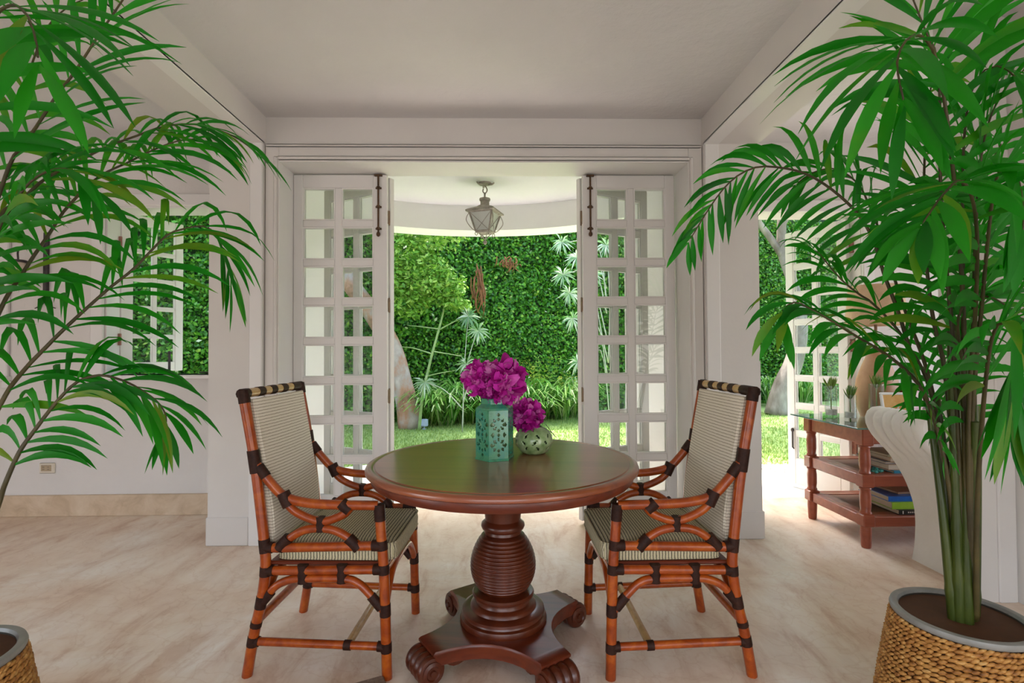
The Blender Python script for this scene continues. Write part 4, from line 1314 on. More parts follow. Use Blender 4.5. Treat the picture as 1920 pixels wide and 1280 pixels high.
# scroll-back chair in a white slipcover, seen from behind
wc = thing('slipcovered_chair', 'white slipcovered chair with a fluted scroll back behind the right palm', 'chair', (2.34, 2.70, 0))
outer = [(.0, 0), (.02, .11), (.02, .29), (-.035, .46), (-.13, .61), (-.225, .715), (-.262, .79), (-.250, .845), (-.205, .872), (-.15, .862)]
inner = [(-.15, .862), (-.10, .82), (-.07, .74), (.0, .63), (.075, .52), (.095, .42)]
O_ = catmull(outer, 30)
I_ = catmull(inner, 14)
prof = [tuple(p) for p in O_] + [tuple(p) for p in I_[1:]]
ys = np.linspace(-.205, .20, 61)
rings = []
for y in ys:
    fl = .012 * (abs(math.sin(PI * (y + .205) / .405 * 6)) ** .7)
    end = min(1, (y + .205) / .02, (.20 - y) / .02)
    ring = []
    for i, (x, z) in enumerate(prof):
        amt = fl * min(1, max(0, (z - .25) / .35)) * (1 if i < len(O_) else .6)
        cx, cz = -.10, .70
        dx_, dz_ = x - cx, z - cz
        L_ = math.hypot(dx_, dz_) + 1e-6
        ring.append((x + amt * (dx_ / L_) - (.006 * (1 - end) * dx_ / L_), y, z + amt * (dz_ / L_) * .6))
    rings.append(ring)
MB().loft(rings, False, False).build('scroll_back', 'slipcover', wc, 'all')
for y in (ys[0], ys[-1]):
    ring = rings[0] if y < 0 else rings[-1]
    k = len(O_)
    mb = MB()
    m_ = min(k, 30)
    low = [(p[0], p[1], p[2]) for p in ring]
    low += [(.10, y, .30), (.10, y, 0.0)]
    mb.add(low, [tuple(range(len(low)))])
    mb.build('side_panel', 'slipcover', wc)
rings = []
for z, ins in ((0.003, .0), (.40, .01), (.47, .0), (.495, .02), (.50, .06)):
    rings.append([(.06 + .48 * a - (ins if a else -0), -.20 + .40 * b_ + (ins if b_ == 0 else -ins), z) for a, b_ in ((0, 0), (1, 0), (1, 1), (0, 1))])
MB().loft(rings, True, True).build('seat_skirt', 'slipcover', wc, True)

# wall sconce, outlet, floor mat corner
sc = thing('wall_sconce', 'dark iron wall sconce with a white spiral glass on the left wall', 'sconce', (-3.378, YW, 0))
MB().box((-.014, -.03, 1.62), (.014, -.001, 2.10), .004).build('back_bar', 'iron', sc)
for s in (-1, 1):
    MB().tube(catmull([(0, -.016, 1.64), (s * .012, -.02, 1.585), (s * .04, -.022, 1.55), (s * .075, -.02, 1.535)], 14), [.012, .010, .007, .003], 8).build('forked_foot', 'iron', sc, True)
MB().tube(catmull([(0, -.02, 1.98), (-.03, -.10, 2.0), (-.085, -.14, 1.95), (-.09, -.14, 1.87)], 16), .006, 8).build('arm', 'iron', sc, True)
MB().lathe([(.050, 1.872), (.054, 1.868), (.054, 1.856), (.03, 1.852)], 20, (-.092, -.14, 0)).build('gallery_ring', 'iron', sc, True)
MB().lathe([(.040, 1.856), (.044, 1.83), (.046, 1.805), (.03, 1.80)], 20, (-.092, -.14, 0)).build('glass_cup', 'sconce_cup', sc, True)
sp = []
for k in range(121):
    t = k / 120
    a = t * 2 * PI * 5.2
    r = .044 * (1 - t) ** .75 + .003
    sp.append((-.092 + r * math.cos(a), -.14 + r * math.sin(a), 1.808 - .165 * t))
MB().tube(sp, [.011, .011, .009, .005], 8).build('spiral_glass', 'sconce_glass', sc, 'all')

ol = thing('wall_outlet', 'small cream wall outlet above the stone baseboard', 'outlet', (-3.361, YW, .353))
MB().box((-.057, -.010, -.038), (.057, 0, .038), .004).build('cover_plate', 'cream_plastic', ol)
MB().box((-.042, -.013, -.022), (.032, -.009, .022), .002).build('socket_face', 'socket_tan', ol)
for x in (-.03, .005):
    for dz in (-.008, .008):
        MB().box((x, -.0145, dz - .0015), (x + .015, -.0128, dz + .0015)).build('slot', 'photo_dark', ol)

fm_ = MB().box((0, 0, 0), (.5, .35, .022), .006).build('floor_mat', 'mat_taupe')
fm_.rotation_euler = (0, 0, math.radians(205))
fm_.location = (-.437, 1.905, 0)
tag(fm_, 'corner of a taupe woven mat at the bottom edge of the picture', 'mat')

# ------------------------------------------------------------------ woven planters
def planter(label, x, y, seed):
    p = thing('basket_planter', label, 'planter', (x, y, 0), seed * 1.3, 'woven basket planters')
    body = catmull([(.222, .0), (.222, .06), (.208, .17), (.190, .28), (.171, .386)], 30)
    MB().lathe([(r - .007, z) for r, z in body], 48).build('basket_wall', 'basket_wall', p, True)
    rr = random.Random(seed)
    rows = 27
    mb = MB()
    for k in range(rows):
        z = .008 + (.386 - .012) * (k + .5) / rows
        r = float(np.interp(z, body[:, 1], body[:, 0]))
        n = 66
        off = rr.uniform(0, 1)
        for j in range(n):
            a = 2 * PI * (j + off) / n
            tilt = .42 + rr.uniform(-.15, .15)
            hl, ht, hr = .0145 + rr.uniform(-.002, .003), .0068 + rr.uniform(-.001, .0012), .0055 + rr.uniform(-.001, .003)
            ca, sa = math.cos(a), math.sin(a)
            ring = []
            tang = Vector((-sa, ca, 0)) * math.cos(tilt) + Vector((0, 0, 1)) * math.sin(tilt)
            perp = Vector((sa, -ca, 0)) * math.sin(tilt) + Vector((0, 0, 1)) * math.cos(tilt)
            out = Vector((ca, sa, 0))
            c = Vector((r * ca, r * sa, z))
            vs = [c - tang * hl]
            for t, s in ((-.45, .85), (.45, .85)):
                for q in range(5):
                    b_ = 2 * PI * q / 5
                    vs.append(c + tang * hl * t + perp * ht * s * math.cos(b_) + out * hr * s * math.sin(b_))
            vs.append(c + tang * hl)
            fs = [(0, 1 + (q + 1) % 5, 1 + q) for q in range(5)] + [(1 + q, 1 + (q + 1) % 5, 6 + (q + 1) % 5, 6 + q) for q in range(5)] + [(11, 6 + q, 6 + (q + 1) % 5) for q in range(5)]
            mb.add(vs, fs)
    w = mb.build('rush_weave', 'rush_weave', p, 'all')
    w['kind'] = 'stuff'
    MB().lathe([(.166, .380), (.173, .384), (.176, .393), (.173, .401), (.164, .404), (.155, .401), (.151, .392)], 64, (0, 0, 0), False).build('rim', 'pot_rim', p, True)
    MB().lathe([(.152, .394), (.146, .31), (.0005, .31)], 48, (0, 0, 0), False).build('liner', 'pot_inside', p, True)
    MB().lathe([(.145, .312), (.145, .318), (.09, .326), (.0005, .328)], 32, (0, 0, 0), False).build('soil', 'soil', p, True)
    MB().lathe([(.1485, .345), (.146, .348), (.1455, .343)], 48, (0, 0, 0), False).build('liner_ring', 'pot_rim', p, True)


planter('woven rush planter with a grey rim at the lower right', 1.385, 1.535, 2)
planter('woven rush planter cut off by the lower left corner', -1.480, 1.385, 5)

# ------------------------------------------------------------------ kentia palms
LEFT_FRONDS = {
    'A': [(-1.470,1.400,0.400), (-1.520,1.450,0.750), (-1.436,1.500,1.053), (-1.419,1.550,1.147), (-1.384,1.580,1.214), (-1.333,1.600,1.284), (-1.251,1.650,1.401), (-1.189,1.680,1.474), (-1.119,1.720,1.584), (-1.086,1.740,1.612), (-1.022,1.780,1.636), (-0.984,1.800,1.596), (-0.970,1.820,1.525), (-0.957,1.830,1.458)],
    'B': [(-1.460,1.380,0.400), (-1.348,1.400,0.778), (-1.347,1.420,0.839), (-1.335,1.450,0.927), (-1.310,1.470,0.987), (-1.280,1.500,1.058), (-1.243,1.520,1.112), (-1.210,1.540,1.132), (-1.173,1.550,1.132), (-1.120,1.570,1.108), (-1.071,1.600,1.061), (-1.048,1.610,1.027), (-1.043,1.620,0.991), (-1.053,1.620,0.960)],
    'C': [(-1.480,1.410,0.400), (-1.560,1.450,0.900), (-1.440,1.500,1.324), (-1.430,1.550,1.427), (-1.412,1.570,1.491), (-1.387,1.590,1.558), (-1.357,1.610,1.639), (-1.333,1.620,1.679), (-1.316,1.650,1.734), (-1.277,1.680,1.789), (-1.238,1.710,1.828), (-1.189,1.750,1.883), (-1.127,1.790,1.934), (-1.071,1.820,1.953), (-1.032,1.850,1.934)],
    'D': [(-1.490,1.430,0.400), (-1.640,1.500,1.100), (-1.492,1.550,1.604), (-1.473,1.580,1.650), (-1.435,1.620,1.736), (-1.395,1.650,1.787), (-1.365,1.680,1.825), (-1.325,1.710,1.872), (-1.287,1.740,1.910), (-1.244,1.770,1.946), (-1.189,1.800,1.987), (-1.121,1.840,2.018), (-1.049,1.880,2.021), (-0.973,1.920,1.994), (-0.911,1.950,1.942)],
    'E': [(-1.470,1.420,0.400), (-1.580,1.450,1.000), (-1.437,1.500,1.690), (-1.412,1.520,1.786), (-1.395,1.530,1.834), (-1.383,1.540,1.869), (-1.357,1.550,1.930), (-1.336,1.560,1.983), (-1.301,1.580,2.063), (-1.244,1.600,2.193), (-1.212,1.610,2.259), (-1.189,1.620,2.313), (-1.163,1.630,2.368), (-1.112,1.640,2.411), (-1.042,1.650,2.422)],
    'F': [(-1.460,1.360,0.400), (-1.500,1.330,1.000), (-1.313,1.280,1.810), (-1.165,1.180,1.946), (-1.023,1.080,1.929), (-0.936,1.020,1.871), (-0.909,1.000,1.838), (-0.882,0.980,1.800), (-0.860,0.960,1.760), (-0.849,0.950,1.732)],
    'G': [(-1.500,1.440,0.400), (-1.660,1.600,1.000), (-1.639,1.650,1.764), (-1.586,1.680,1.896), (-1.572,1.700,2.010), (-1.558,1.720,2.163), (-1.533,1.750,2.309), (-1.497,1.780,2.393), (-1.441,1.800,2.445)],
    'H': [(-1.460,1.390,0.400), (-1.500,1.360,0.950), (-1.341,1.380,1.501), (-1.301,1.380,1.583), (-1.260,1.380,1.646), (-1.211,1.380,1.683), (-1.163,1.380,1.692), (-1.121,1.380,1.675), (-1.090,1.380,1.641)],
}
RIGHT_FRONDS = {
    '1': [(1.370,1.530,0.400), (1.341,1.540,0.703), (1.336,1.570,0.974), (1.309,1.620,1.214), (1.294,1.640,1.322), (1.265,1.660,1.447), (1.248,1.680,1.561), (1.217,1.700,1.647), (1.186,1.720,1.703), (1.129,1.740,1.767), (1.067,1.760,1.816), (1.003,1.780,1.842), (0.923,1.790,1.851), (0.860,1.800,1.830), (0.806,1.810,1.785), (0.752,1.820,1.711), (0.677,1.830,1.588)],
    '2': [(1.375,1.550,0.400), (1.390,1.570,0.627), (1.418,1.620,0.864), (1.422,1.680,1.118), (1.402,1.740,1.318), (1.395,1.780,1.444), (1.363,1.820,1.657), (1.346,1.840,1.739), (1.334,1.860,1.802), (1.302,1.880,1.853), (1.255,1.900,1.886), (1.204,1.950,1.883), (1.169,2.000,1.853)],
    '3': [(1.380,1.530,0.400), (1.389,1.550,0.797), (1.375,1.560,1.123), (1.350,1.570,1.290), (1.341,1.580,1.458), (1.353,1.600,1.633), (1.372,1.620,1.759), (1.400,1.640,1.943), (1.420,1.650,2.036), (1.457,1.660,2.140)],
    '4': [(1.385,1.520,0.400), (1.360,1.500,0.810), (1.331,1.480,1.206), (1.300,1.470,1.519), (1.284,1.460,1.751), (1.279,1.450,1.841), (1.269,1.440,1.966), (1.252,1.430,2.052), (1.222,1.420,2.092), (1.206,1.420,2.132), (1.177,1.410,2.180), (1.144,1.400,2.235)],
    '5': [(1.390,1.510,0.400), (1.358,1.480,0.971), (1.307,1.420,1.356), (1.203,1.330,1.702), (1.099,1.250,1.915), (1.016,1.200,1.954), (0.950,1.160,1.921), (0.909,1.130,1.879), (0.884,1.110,1.837), (0.878,1.100,1.803), (0.876,1.090,1.766), (0.876,1.080,1.724)],
    '6': [(1.395,1.510,0.400), (1.352,1.460,0.974), (1.303,1.380,1.278), (1.219,1.280,1.477), (1.132,1.200,1.563), (1.058,1.150,1.587), (0.981,1.100,1.547), (0.922,1.070,1.498), (0.878,1.050,1.452)],
    '7': [(1.400,1.550,0.400), (1.496,1.600,0.783), (1.552,1.650,1.206), (1.586,1.680,1.439), (1.613,1.700,1.587), (1.648,1.720,1.702), (1.696,1.740,1.820), (1.776,1.760,1.932)],
    '8': [(1.370,1.520,0.400), (1.352,1.520,0.709), (1.319,1.510,0.887), (1.277,1.500,1.017), (1.221,1.480,1.100), (1.144,1.460,1.162), (1.079,1.450,1.202), (1.008,1.440,1.240), (0.926,1.430,1.286), (0.884,1.430,1.310), (0.843,1.420,1.328), (0.817,1.420,1.332), (0.796,1.420,1.313), (0.788,1.420,1.274)],
    '9': [(1.375,1.560,0.400), (1.399,1.580,0.789), (1.354,1.600,1.088), (1.309,1.620,1.209), (1.277,1.640,1.280), (1.221,1.660,1.354), (1.189,1.670,1.381), (1.146,1.680,1.422), (1.117,1.700,1.470), (1.088,1.710,1.517), (1.065,1.720,1.544)],
    '10': [(1.400,1.500,0.400), (1.354,1.440,0.749), (1.299,1.360,1.017), (1.234,1.270,1.191), (1.204,1.220,1.251), (1.206,1.200,1.264), (1.208,1.180,1.245), (1.206,1.170,1.204), (1.190,1.160,1.151), (1.172,1.150,1.100), (1.167,1.150,1.048)],
    '11': [(1.395,1.530,0.400), (1.384,1.500,0.809), (1.340,1.460,1.128), (1.300,1.430,1.266), (1.295,1.400,1.327), (1.337,1.380,1.343), (1.376,1.360,1.313), (1.413,1.340,1.258)],
    '12': [(1.385,1.560,0.400), (1.472,1.620,0.778), (1.529,1.720,1.061), (1.563,1.780,1.207), (1.609,1.800,1.268), (1.678,1.820,1.261), (1.729,1.830,1.207)],
    '13': [(1.400,1.540,0.400), (1.441,1.550,0.878), (1.462,1.550,1.370), (1.450,1.520,1.644), (1.442,1.480,1.839), (1.475,1.450,1.960), (1.524,1.420,2.014)],
    '14': [(1.400,1.520,0.400), (1.362,1.460,0.973), (1.306,1.360,1.335), (1.246,1.270,1.543), (1.218,1.220,1.628), (1.205,1.180,1.633), (1.206,1.160,1.589), (1.204,1.150,1.517), (1.192,1.140,1.447)],
    '15': [(1.395,1.530,0.400), (1.420,1.540,0.961), (1.411,1.530,1.450), (1.391,1.500,1.767), (1.377,1.460,1.933), (1.388,1.420,1.998), (1.405,1.380,1.978), (1.425,1.350,1.908)],
}
CANES = [
    [(1.361,1.530,0.362), (1.341,1.540,0.703), (1.335,1.570,0.982)],
    [(1.378,1.540,0.349), (1.390,1.570,0.627), (1.398,1.600,0.885), (1.396,1.620,1.052)],
    [(1.368,1.520,0.352), (1.355,1.510,0.807), (1.342,1.500,1.031), (1.333,1.490,1.253)],
    [(1.396,1.540,0.333), (1.405,1.550,0.797), (1.411,1.560,1.041), (1.417,1.570,1.289)],
    [(1.383,1.510,0.357), (1.372,1.490,0.890), (1.348,1.460,1.143)],
    [(1.413,1.530,0.354), (1.397,1.500,0.731), (1.362,1.450,0.990)],
    [(1.439,1.550,0.346), (1.506,1.600,0.783), (1.527,1.620,1.017)],
]



def leaflet(p0, d0, W0, L, w, g, rng, curl=0.0, nseg=7):
    """one blade: bends with its weight, folded along the midrib; returns verts, faces"""
    vs, fs = [], []
    p = np.array(p0, float)
    d = np.array(d0, float)
    twist = rng.uniform(-.5, .5)
    side_bend = rng.uniform(-.12, .12)
    for i in range(nseg + 1):
        t = i / nseg
        dd = d + np.array([0, 0, -1.0]) * g * t ** 1.35 + W0 * side_bend * t
        if curl:
            dd = dd + np.array([0, 0, -1.0]) * curl * max(0, t - .38) * 3
        dd /= np.linalg.norm(dd)
        W = W0 - dd * (W0 @ dd)
        nW = np.linalg.norm(W)
        W = W / nW if nW > 1e-4 else np.cross(dd, [0, 0, 1.0])
        N = np.cross(dd, W)
        c_, s_ = math.cos(twist * t), math.sin(twist * t)
        Wt = W * c_ + N * s_
        Nt = np.cross(dd, Wt)
        prof = (.16 + .84 * math.sin(PI * min(1, (t / .62)) * .5)) if t < .35 else 1.0
        if t >= .35:
            prof = min(1.0, .16 + .84 * math.sin(PI * min(1, t / .62) * .5)) * (1 - ((t - .35) / .65) ** 2.1)
        hw = .5 * w * max(prof, .02)
        vs += [tuple(p - Wt * hw + Nt * hw * .28), tuple(p), tuple(p + Wt * hw + Nt * hw * .28)]
        p = p + dd * L / nseg
    for i in range(nseg):
        a = i * 3
        fs += [(a, a + 1, a + 4, a + 3), (a + 1, a + 2, a + 5, a + 4)]
    return vs, fs


def frond(palm, pts, seed, n=18, L=.27, w=.0235, t0=.34, tilt=50, g=(.9, .9), ang=(62, 24), r=.0058, stuff=None, curl=(0, 0), back=None):
    rng = random.Random(seed)
    P = catmull(pts, 120)
    rel = P - P[0]
    o = MB().tube(P[::2], [r * 1.5, r * 1.15, r, r * .7, r * .35], 7).build('frond', 'rachis_brown', palm, 'all')
    h = P[-1] - P[0]
    if back is not None:
        h = np.array(back, float)
    h = np.array([h[0], h[1], 0.0])
    h /= np.linalg.norm(h) + 1e-9
    Bh = np.array([-h[1], h[0], 0.0])
    tl = math.radians(tilt)
    for k in range(n):
        u = k / (n - 1)
        for s in (-1, 1):
            tt = t0 + (1 - t0) * (u + rng.uniform(-.3, .3) / n + (.25 / n if s > 0 else 0))
            tt = min(max(tt, t0), 1.0)
            i = min(int(tt * 119), 118)
            p = P[i] + (P[i + 1] - P[i]) * (tt * 119 - i)
            a_, b_ = max(i - 3, 0), min(i + 4, 119)
            T = P[b_] - P[a_]
            T /= np.linalg.norm(T)
            B = Bh - T * (Bh @ T)
            B /= np.linalg.norm(B) + 1e-9
            N = np.cross(T, B)
            if N[2] < 0 and abs(T[2]) < .98:
                pass
            q = B * math.cos(tl) + N * math.sin(tl)
            ag = ang[0 if s < 0 else 1] if isinstance(ang[0], tuple) else ang
            an = math.radians(ag[0] + (ag[1] - ag[0]) * u + rng.uniform(-6, 6))
            nn_ = np.cross(T, q)
            d = T * math.cos(an) + q * s * math.sin(an) + nn_ * rng.uniform(-.10, .22)
            d /= np.linalg.norm(d)
            ll = L * (.62 + .38 * math.sin(PI * min(1, u * .85 + .12))) * rng.uniform(.88, 1.1)
            if u > .85:
                ll *= .85
            W0 = T - d * (T @ d)
            W0 = W0 / (np.linalg.norm(W0) + 1e-9)
            W0 = W0 * .92 + nn_ * rng.uniform(-.3, .3)
            ks = 0 if s < 0 else 1
            vs, fs = leaflet(p, d, W0, ll, w * rng.uniform(.85, 1.1), g[ks] * rng.uniform(.8, 1.25), rng, curl[ks])
            if stuff is not None:
                stuff.add(vs, fs)
            else:
                me = bpy.data.meshes.new('leaflet')
                me.from_pydata(vs, [], fs)
                me.materials.append(MATS['palm_leaf'])
                me.shade_smooth()
                place('leaflet', me, o)
    return o


lpalm = thing('kentia_palm', 'tall palm at the left edge with arching fronds', 'palm', (0, 0, 0))
LP = dict(A=dict(n=24, L=.34, t0=.40, tilt=48, g=(1.0, 1.6), curl=(0, .6), w=.026), B=dict(n=20, L=.27, t0=.47, tilt=46, g=(1.3, 1.5), w=.026),
          C=dict(n=24, L=.32, t0=.50, tilt=46, g=(1.2, 1.5), curl=(0, .5), w=.026), D=dict(n=22, L=.27, t0=.55, tilt=42, g=(1.3, 1.5), w=.025),
          E=dict(n=22, L=.35, t0=.36, tilt=52, g=(.6, .9), w=.028), F=dict(n=16, L=.37, t0=.60, tilt=8, g=(.9, .9), w=.031, ang=(60, 16)),
          G=dict(n=16, L=.25, t0=.48, tilt=40, g=(1.4, 1.4), w=.027), H=dict(n=14, L=.30, t0=.60, tilt=40, g=(1.2, 1.3), w=.027))
lst = MB()
for k, key in enumerate('ABCDEFGH'):
    frond(lpalm, LEFT_FRONDS[key], 40 + k, stuff=lst if key in 'G' else None, **LP[key])
o = lst.build('leaflets', 'palm_leaf', lpalm, 'all')
o['kind'] = 'stuff'
for k, (x, y, hgt) in enumerate(((-1.47, 1.40, .80), (-1.485, 1.415, .70), (-1.49, 1.38, .75), (-1.46, 1.375, .62))):
    MB().tube(catmull([(x, y, .34), (x - .02, y + .01, .5), (x - .05, y + .03, hgt)], 8), [.013, .012, .010], 10).build('cane', 'cane_green', lpalm, True)

rpalm = thing('kentia_palm', 'tall bushy palm on the right with a clump of green canes', 'palm', (0, 0, 0))
RP = {'1': dict(n=28, L=.225, t0=.56, tilt=66, g=(.9, 1.3), ang=((86, 34), (44, 24)), w=.024), '2': dict(n=16, L=.24, t0=.66, tilt=42, g=(1.0, 1.4), w=.024),
      '3': dict(n=18, L=.29, t0=.48, tilt=10, g=(1.2, 1.0), back=(0, 1, 0), w=.027, ang=(70, 30)), '4': dict(n=22, L=.34, t0=.46, tilt=6, g=(.9, .7), back=(0, 1, 0), w=.027, ang=(66, 30)),
      '5': dict(n=15, L=.36, t0=.74, tilt=6, g=(1.0, .9), w=.032, ang=(58, 16)), '6': dict(n=16, L=.28, t0=.74, tilt=4, g=(1.0, 1.0), w=.033, ang=(70, 16)),
      '7': dict(n=16, L=.30, t0=.46, tilt=8, g=(.8, .8), back=(0, 1, 0), w=.027), '8': dict(n=23, L=.25, t0=.36, tilt=-44, g=(1.7, 1.0), ang=((50, 22), (70, 26)), w=.026),
      '9': dict(n=18, L=.27, t0=.40, tilt=-40, g=(1.6, 1.1), w=.026), '10': dict(n=18, L=.31, t0=.62, tilt=12, g=(.8, .8), w=.033, ang=(58, 14), back=(.3, -1, 0)),
      '11': dict(n=14, L=.25, t0=.52, tilt=30, g=(1.3, 1.2), w=.027), '12': dict(n=14, L=.22, t0=.52, tilt=20, g=(1.2, 1.0), w=.024), '13': dict(n=18, L=.33, t0=.50, tilt=12, g=(.9, .9), w=.029),
      '14': dict(n=16, L=.27, t0=.60, tilt=10, g=(1.0, 1.0), w=.032, ang=(62, 16), back=(.3, -1, 0)), '15': dict(n=18, L=.30, t0=.55, tilt=16, g=(1.0, .9), w=.028)}
rst = MB()
for k, key in enumerate(RIGHT_FRONDS):
    frond(rpalm, RIGHT_FRONDS[key], 90 + k, stuff=rst if key in ('2', '7', '9', '11', '12', '13', '14', '15') else None, **RP[key])
o = rst.build('leaflets', 'palm_leaf', rpalm, 'all')
o['kind'] = 'stuff'
for k, c in enumerate(CANES):
    P = catmull(c, 30)
    R_ = []
    for i in range(30):
        z = P[i][2]
        R_.append((.0155 - .006 * i / 29) * (1.13 if int(z / .155 + k * .37) != int((z - .012) / .155 + k * .37) else 1.0))
    MB().tube(P, R_, 12).build('cane', 'cane_green', rpalm, True)

# ------------------------------------------------------------------ garden
GZ = -.075
HN = np.array([.3148, -.9492, 0])          # the hedge faces the house
HD = np.array([.9492, .3148, 0])
H0 = np.array([0, 9.98, 0])


def leaf_quads(C, N, size, rng, spread=.8, aspect=1.7):
    """leaf-shaped quads (rhombs) at centres C with normals scattered around N"""
    n = len(C)
    N = N + rng.normal(0, spread, (n, 3))
    N /= np.linalg.norm(N, axis=1)[:, None]
    A = rng.normal(0, 1, (n, 3))
    A -= N * (A * N).sum(1)[:, None]
    A /= np.linalg.norm(A, axis=1)[:, None]
    B = np.cross(N, A)
    s = size * rng.uniform(.65, 1.3, n)[:, None]
    V = np.stack([C - A * s * aspect * .5, C + B * s * .5 - A * s * .1, C + A * s * aspect * .5, C - B * s * .5 - A * s * .1], 1).reshape(-1, 3)
    F = np.arange(4 * n).reshape(-1, 4)
    return V.tolist(), F.tolist()


hd = thing('garden_hedge', 'tall clipped green hedge along the back of the lawn', 'hedge', (0, 0, 0))
s = np.linspace(-13, 15, 90)
zz = np.linspace(GZ, 5.4, 26)
vs, fs = [], []
for j, z in enumerate(zz):
    for i, q in enumerate(s):
        off = .10 * math.sin(q * 1.7 + z * 1.1) + .07 * math.sin(q * 3.9 - z * 2.3)
        vs.append(tuple(H0 + HD * q + HN * (off - .16) + np.array([0, 0, z])))
for j in range(25):
    for i in range(89):
        a = j * 90 + i
        fs.append((a, a + 1, a + 91, a + 90))
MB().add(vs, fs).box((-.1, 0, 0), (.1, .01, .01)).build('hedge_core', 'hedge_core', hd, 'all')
n = 150000
q = np.r_[RNG.uniform(-9, 10, n - 20000), RNG.uniform(-13, 15, 20000)]
z = np.r_[RNG.uniform(GZ, 4.4, n - 20000), RNG.uniform(GZ, 5.4, 20000)]
off = .10 * np.sin(q * 1.7 + z * 1.1) + .07 * np.sin(q * 3.9 - z * 2.3) + np.abs(RNG.normal(0, .12, n)) - .12
C = H0 + HD * q[:, None] + HN * off[:, None] + np.stack([0 * z, 0 * z, z], 1)
V, F = leaf_quads(C, HN * 1.0 + np.array([0, 0, .6]), .045, RNG)
o = quads('hedge_leaves', 'hedge_leaf', V, F, RNG.beta(1.3, 1.7, n), hd)
o['kind'] = 'stuff'

# short grass on the lawn
n = 60000
x = RNG.uniform(-3.5, 7.5, n)
y = 5.05 + 5.2 * RNG.random(n) ** 1.4
hgt = RNG.uniform(.02, .05, n)
a = RNG.uniform(0, 2 * PI, n)
bw = .006
P0 = np.stack([x - bw * np.cos(a), y - bw * np.sin(a), np.full(n, GZ)], 1)
P1 = np.stack([x + bw * np.cos(a), y + bw * np.sin(a), np.full(n, GZ)], 1)
P2 = np.stack([x + RNG.normal(0, .012, n), y + RNG.normal(0, .012, n), GZ + hgt], 1)
V = np.stack([P0, P1, P2], 1).reshape(-1, 3).tolist()
o = quads('lawn_grass', 'grass_blade', V, np.arange(3 * n).reshape(-1, 3).tolist(), RNG.random(n))
tag(o, 'short mown grass covering the lawn', 'grass', None, 'stuff')

# pebbles at the edge of the terrace
mb = MB()
rr = random.Random(8)
for k in range(1500):
    r = rr.uniform(.012, .026)
    mb.blob((rr.uniform(1.6, 5.2), rr.uniform(4.86, 5.42), GZ + .055 + rr.uniform(-.01, .012)), (r, r * rr.uniform(.7, 1), r * .6), 6, 3)
mb.box((1.5, 4.985, GZ - .02), (8, 5.43, GZ + .05))
o = mb.build('gravel_strip', 'gravel', None, 'all')
tag(o, 'strip of pale pebbles between the terrace and the lawn', 'gravel', None, 'stuff')


def tree(name, label, trunk, radii, limbs, bark, crown, group='garden trees', leafmat='crown_leaf', leafn=5000, size=.12, seed=1):
    t = thing(name, label, 'tree', tuple(trunk[0]), 0, group)
    base = np.array(trunk[0])
    rel = [tuple(np.array(p) - base) for p in trunk]
    MB().tube(catmull(rel, 40), radii, 14).build('trunk', bark, t, 'all')
    for pts, rd in limbs:
        MB().tube(catmull([tuple(np.array(p) - base) for p in pts], 20), rd, 10).build('limb', bark, t, 'all')
    rng = np.random.default_rng(seed)
    Cs = []
    for c, r, k in crown:
        d = rng.normal(0, 1, (k, 3))
        d /= np.linalg.norm(d, axis=1)[:, None]
        rad = rng.uniform(.25, 1, k) ** .5
        Cs.append(np.array(c) - base + d * rad[:, None] * np.array(r))
    if Cs:
        C_ = np.concatenate(Cs)
        V_, F_ = leaf_quads(C_, np.array([0, -.3, 1.0]), size, rng, .7, 2.0)
        o_ = quads('foliage', leafmat, V_, F_, rng.random(len(C_)), t)
        o_['kind'] = 'stuff'
    return t


tree('leaning_tree', 'leaning tree with peeling pale bark beside the left door',
     [(-1.52, 8.6, GZ - .02), (-1.58, 8.6, .35), (-1.64, 8.6, .58), (-1.83, 8.6, 1.28), (-2.2, 8.6, 1.9), (-2.8, 8.5, 2.8), (-3.2, 8.3, 4.0), (-3.3, 8.2, 4.8)], [.20, .17, .155, .145, .14, .12, .09, .05],
     [(((-2.8, 8.5, 2.8), (-2.2, 8.2, 3.9), (-1.6, 8.0, 4.7)), [.08, .06, .03]), (((-3.2, 8.3, 4.0), (-4.0, 8.0, 4.9)), [.07, .03])],
     'bark_peeling', [((-1.6, 7.9, 5.1), (1.5, 1.3, .7), 3800), ((-3.6, 8.0, 5.3), (1.6, 1.4, .8), 3800)], seed=3)
tree('forked_tree', 'pale forked tree on the lawn behind the right palm',
     [(5.40, 10.0, GZ - .02), (5.55, 10.0, .45), (5.80, 10.0, 1.04), (5.92, 10.0, 1.78), (5.77, 10.0, 2.52), (5.58, 10.0, 3.16), (5.54, 9.9, 3.9), (5.6, 9.7, 4.8)], [.22, .19, .155, .115, .095, .088, .08, .05],
     [(((5.62, 10.0, 3.0), (5.3, 10.0, 3.47), (5.05, 9.95, 3.78), (4.5, 9.7, 4.6)), [.07, .062, .055, .03]), (((5.55, 9.95, 3.6), (5.75, 9.9, 3.95), (6.3, 9.6, 4.7)), [.045, .04, .025])],
     'bark_pale', [((4.2, 8.6, 5.4), (2.0, 1.8, .8), 5200), ((6.4, 9.2, 5.5), (1.8, 1.6, .8), 3600)], seed=5)
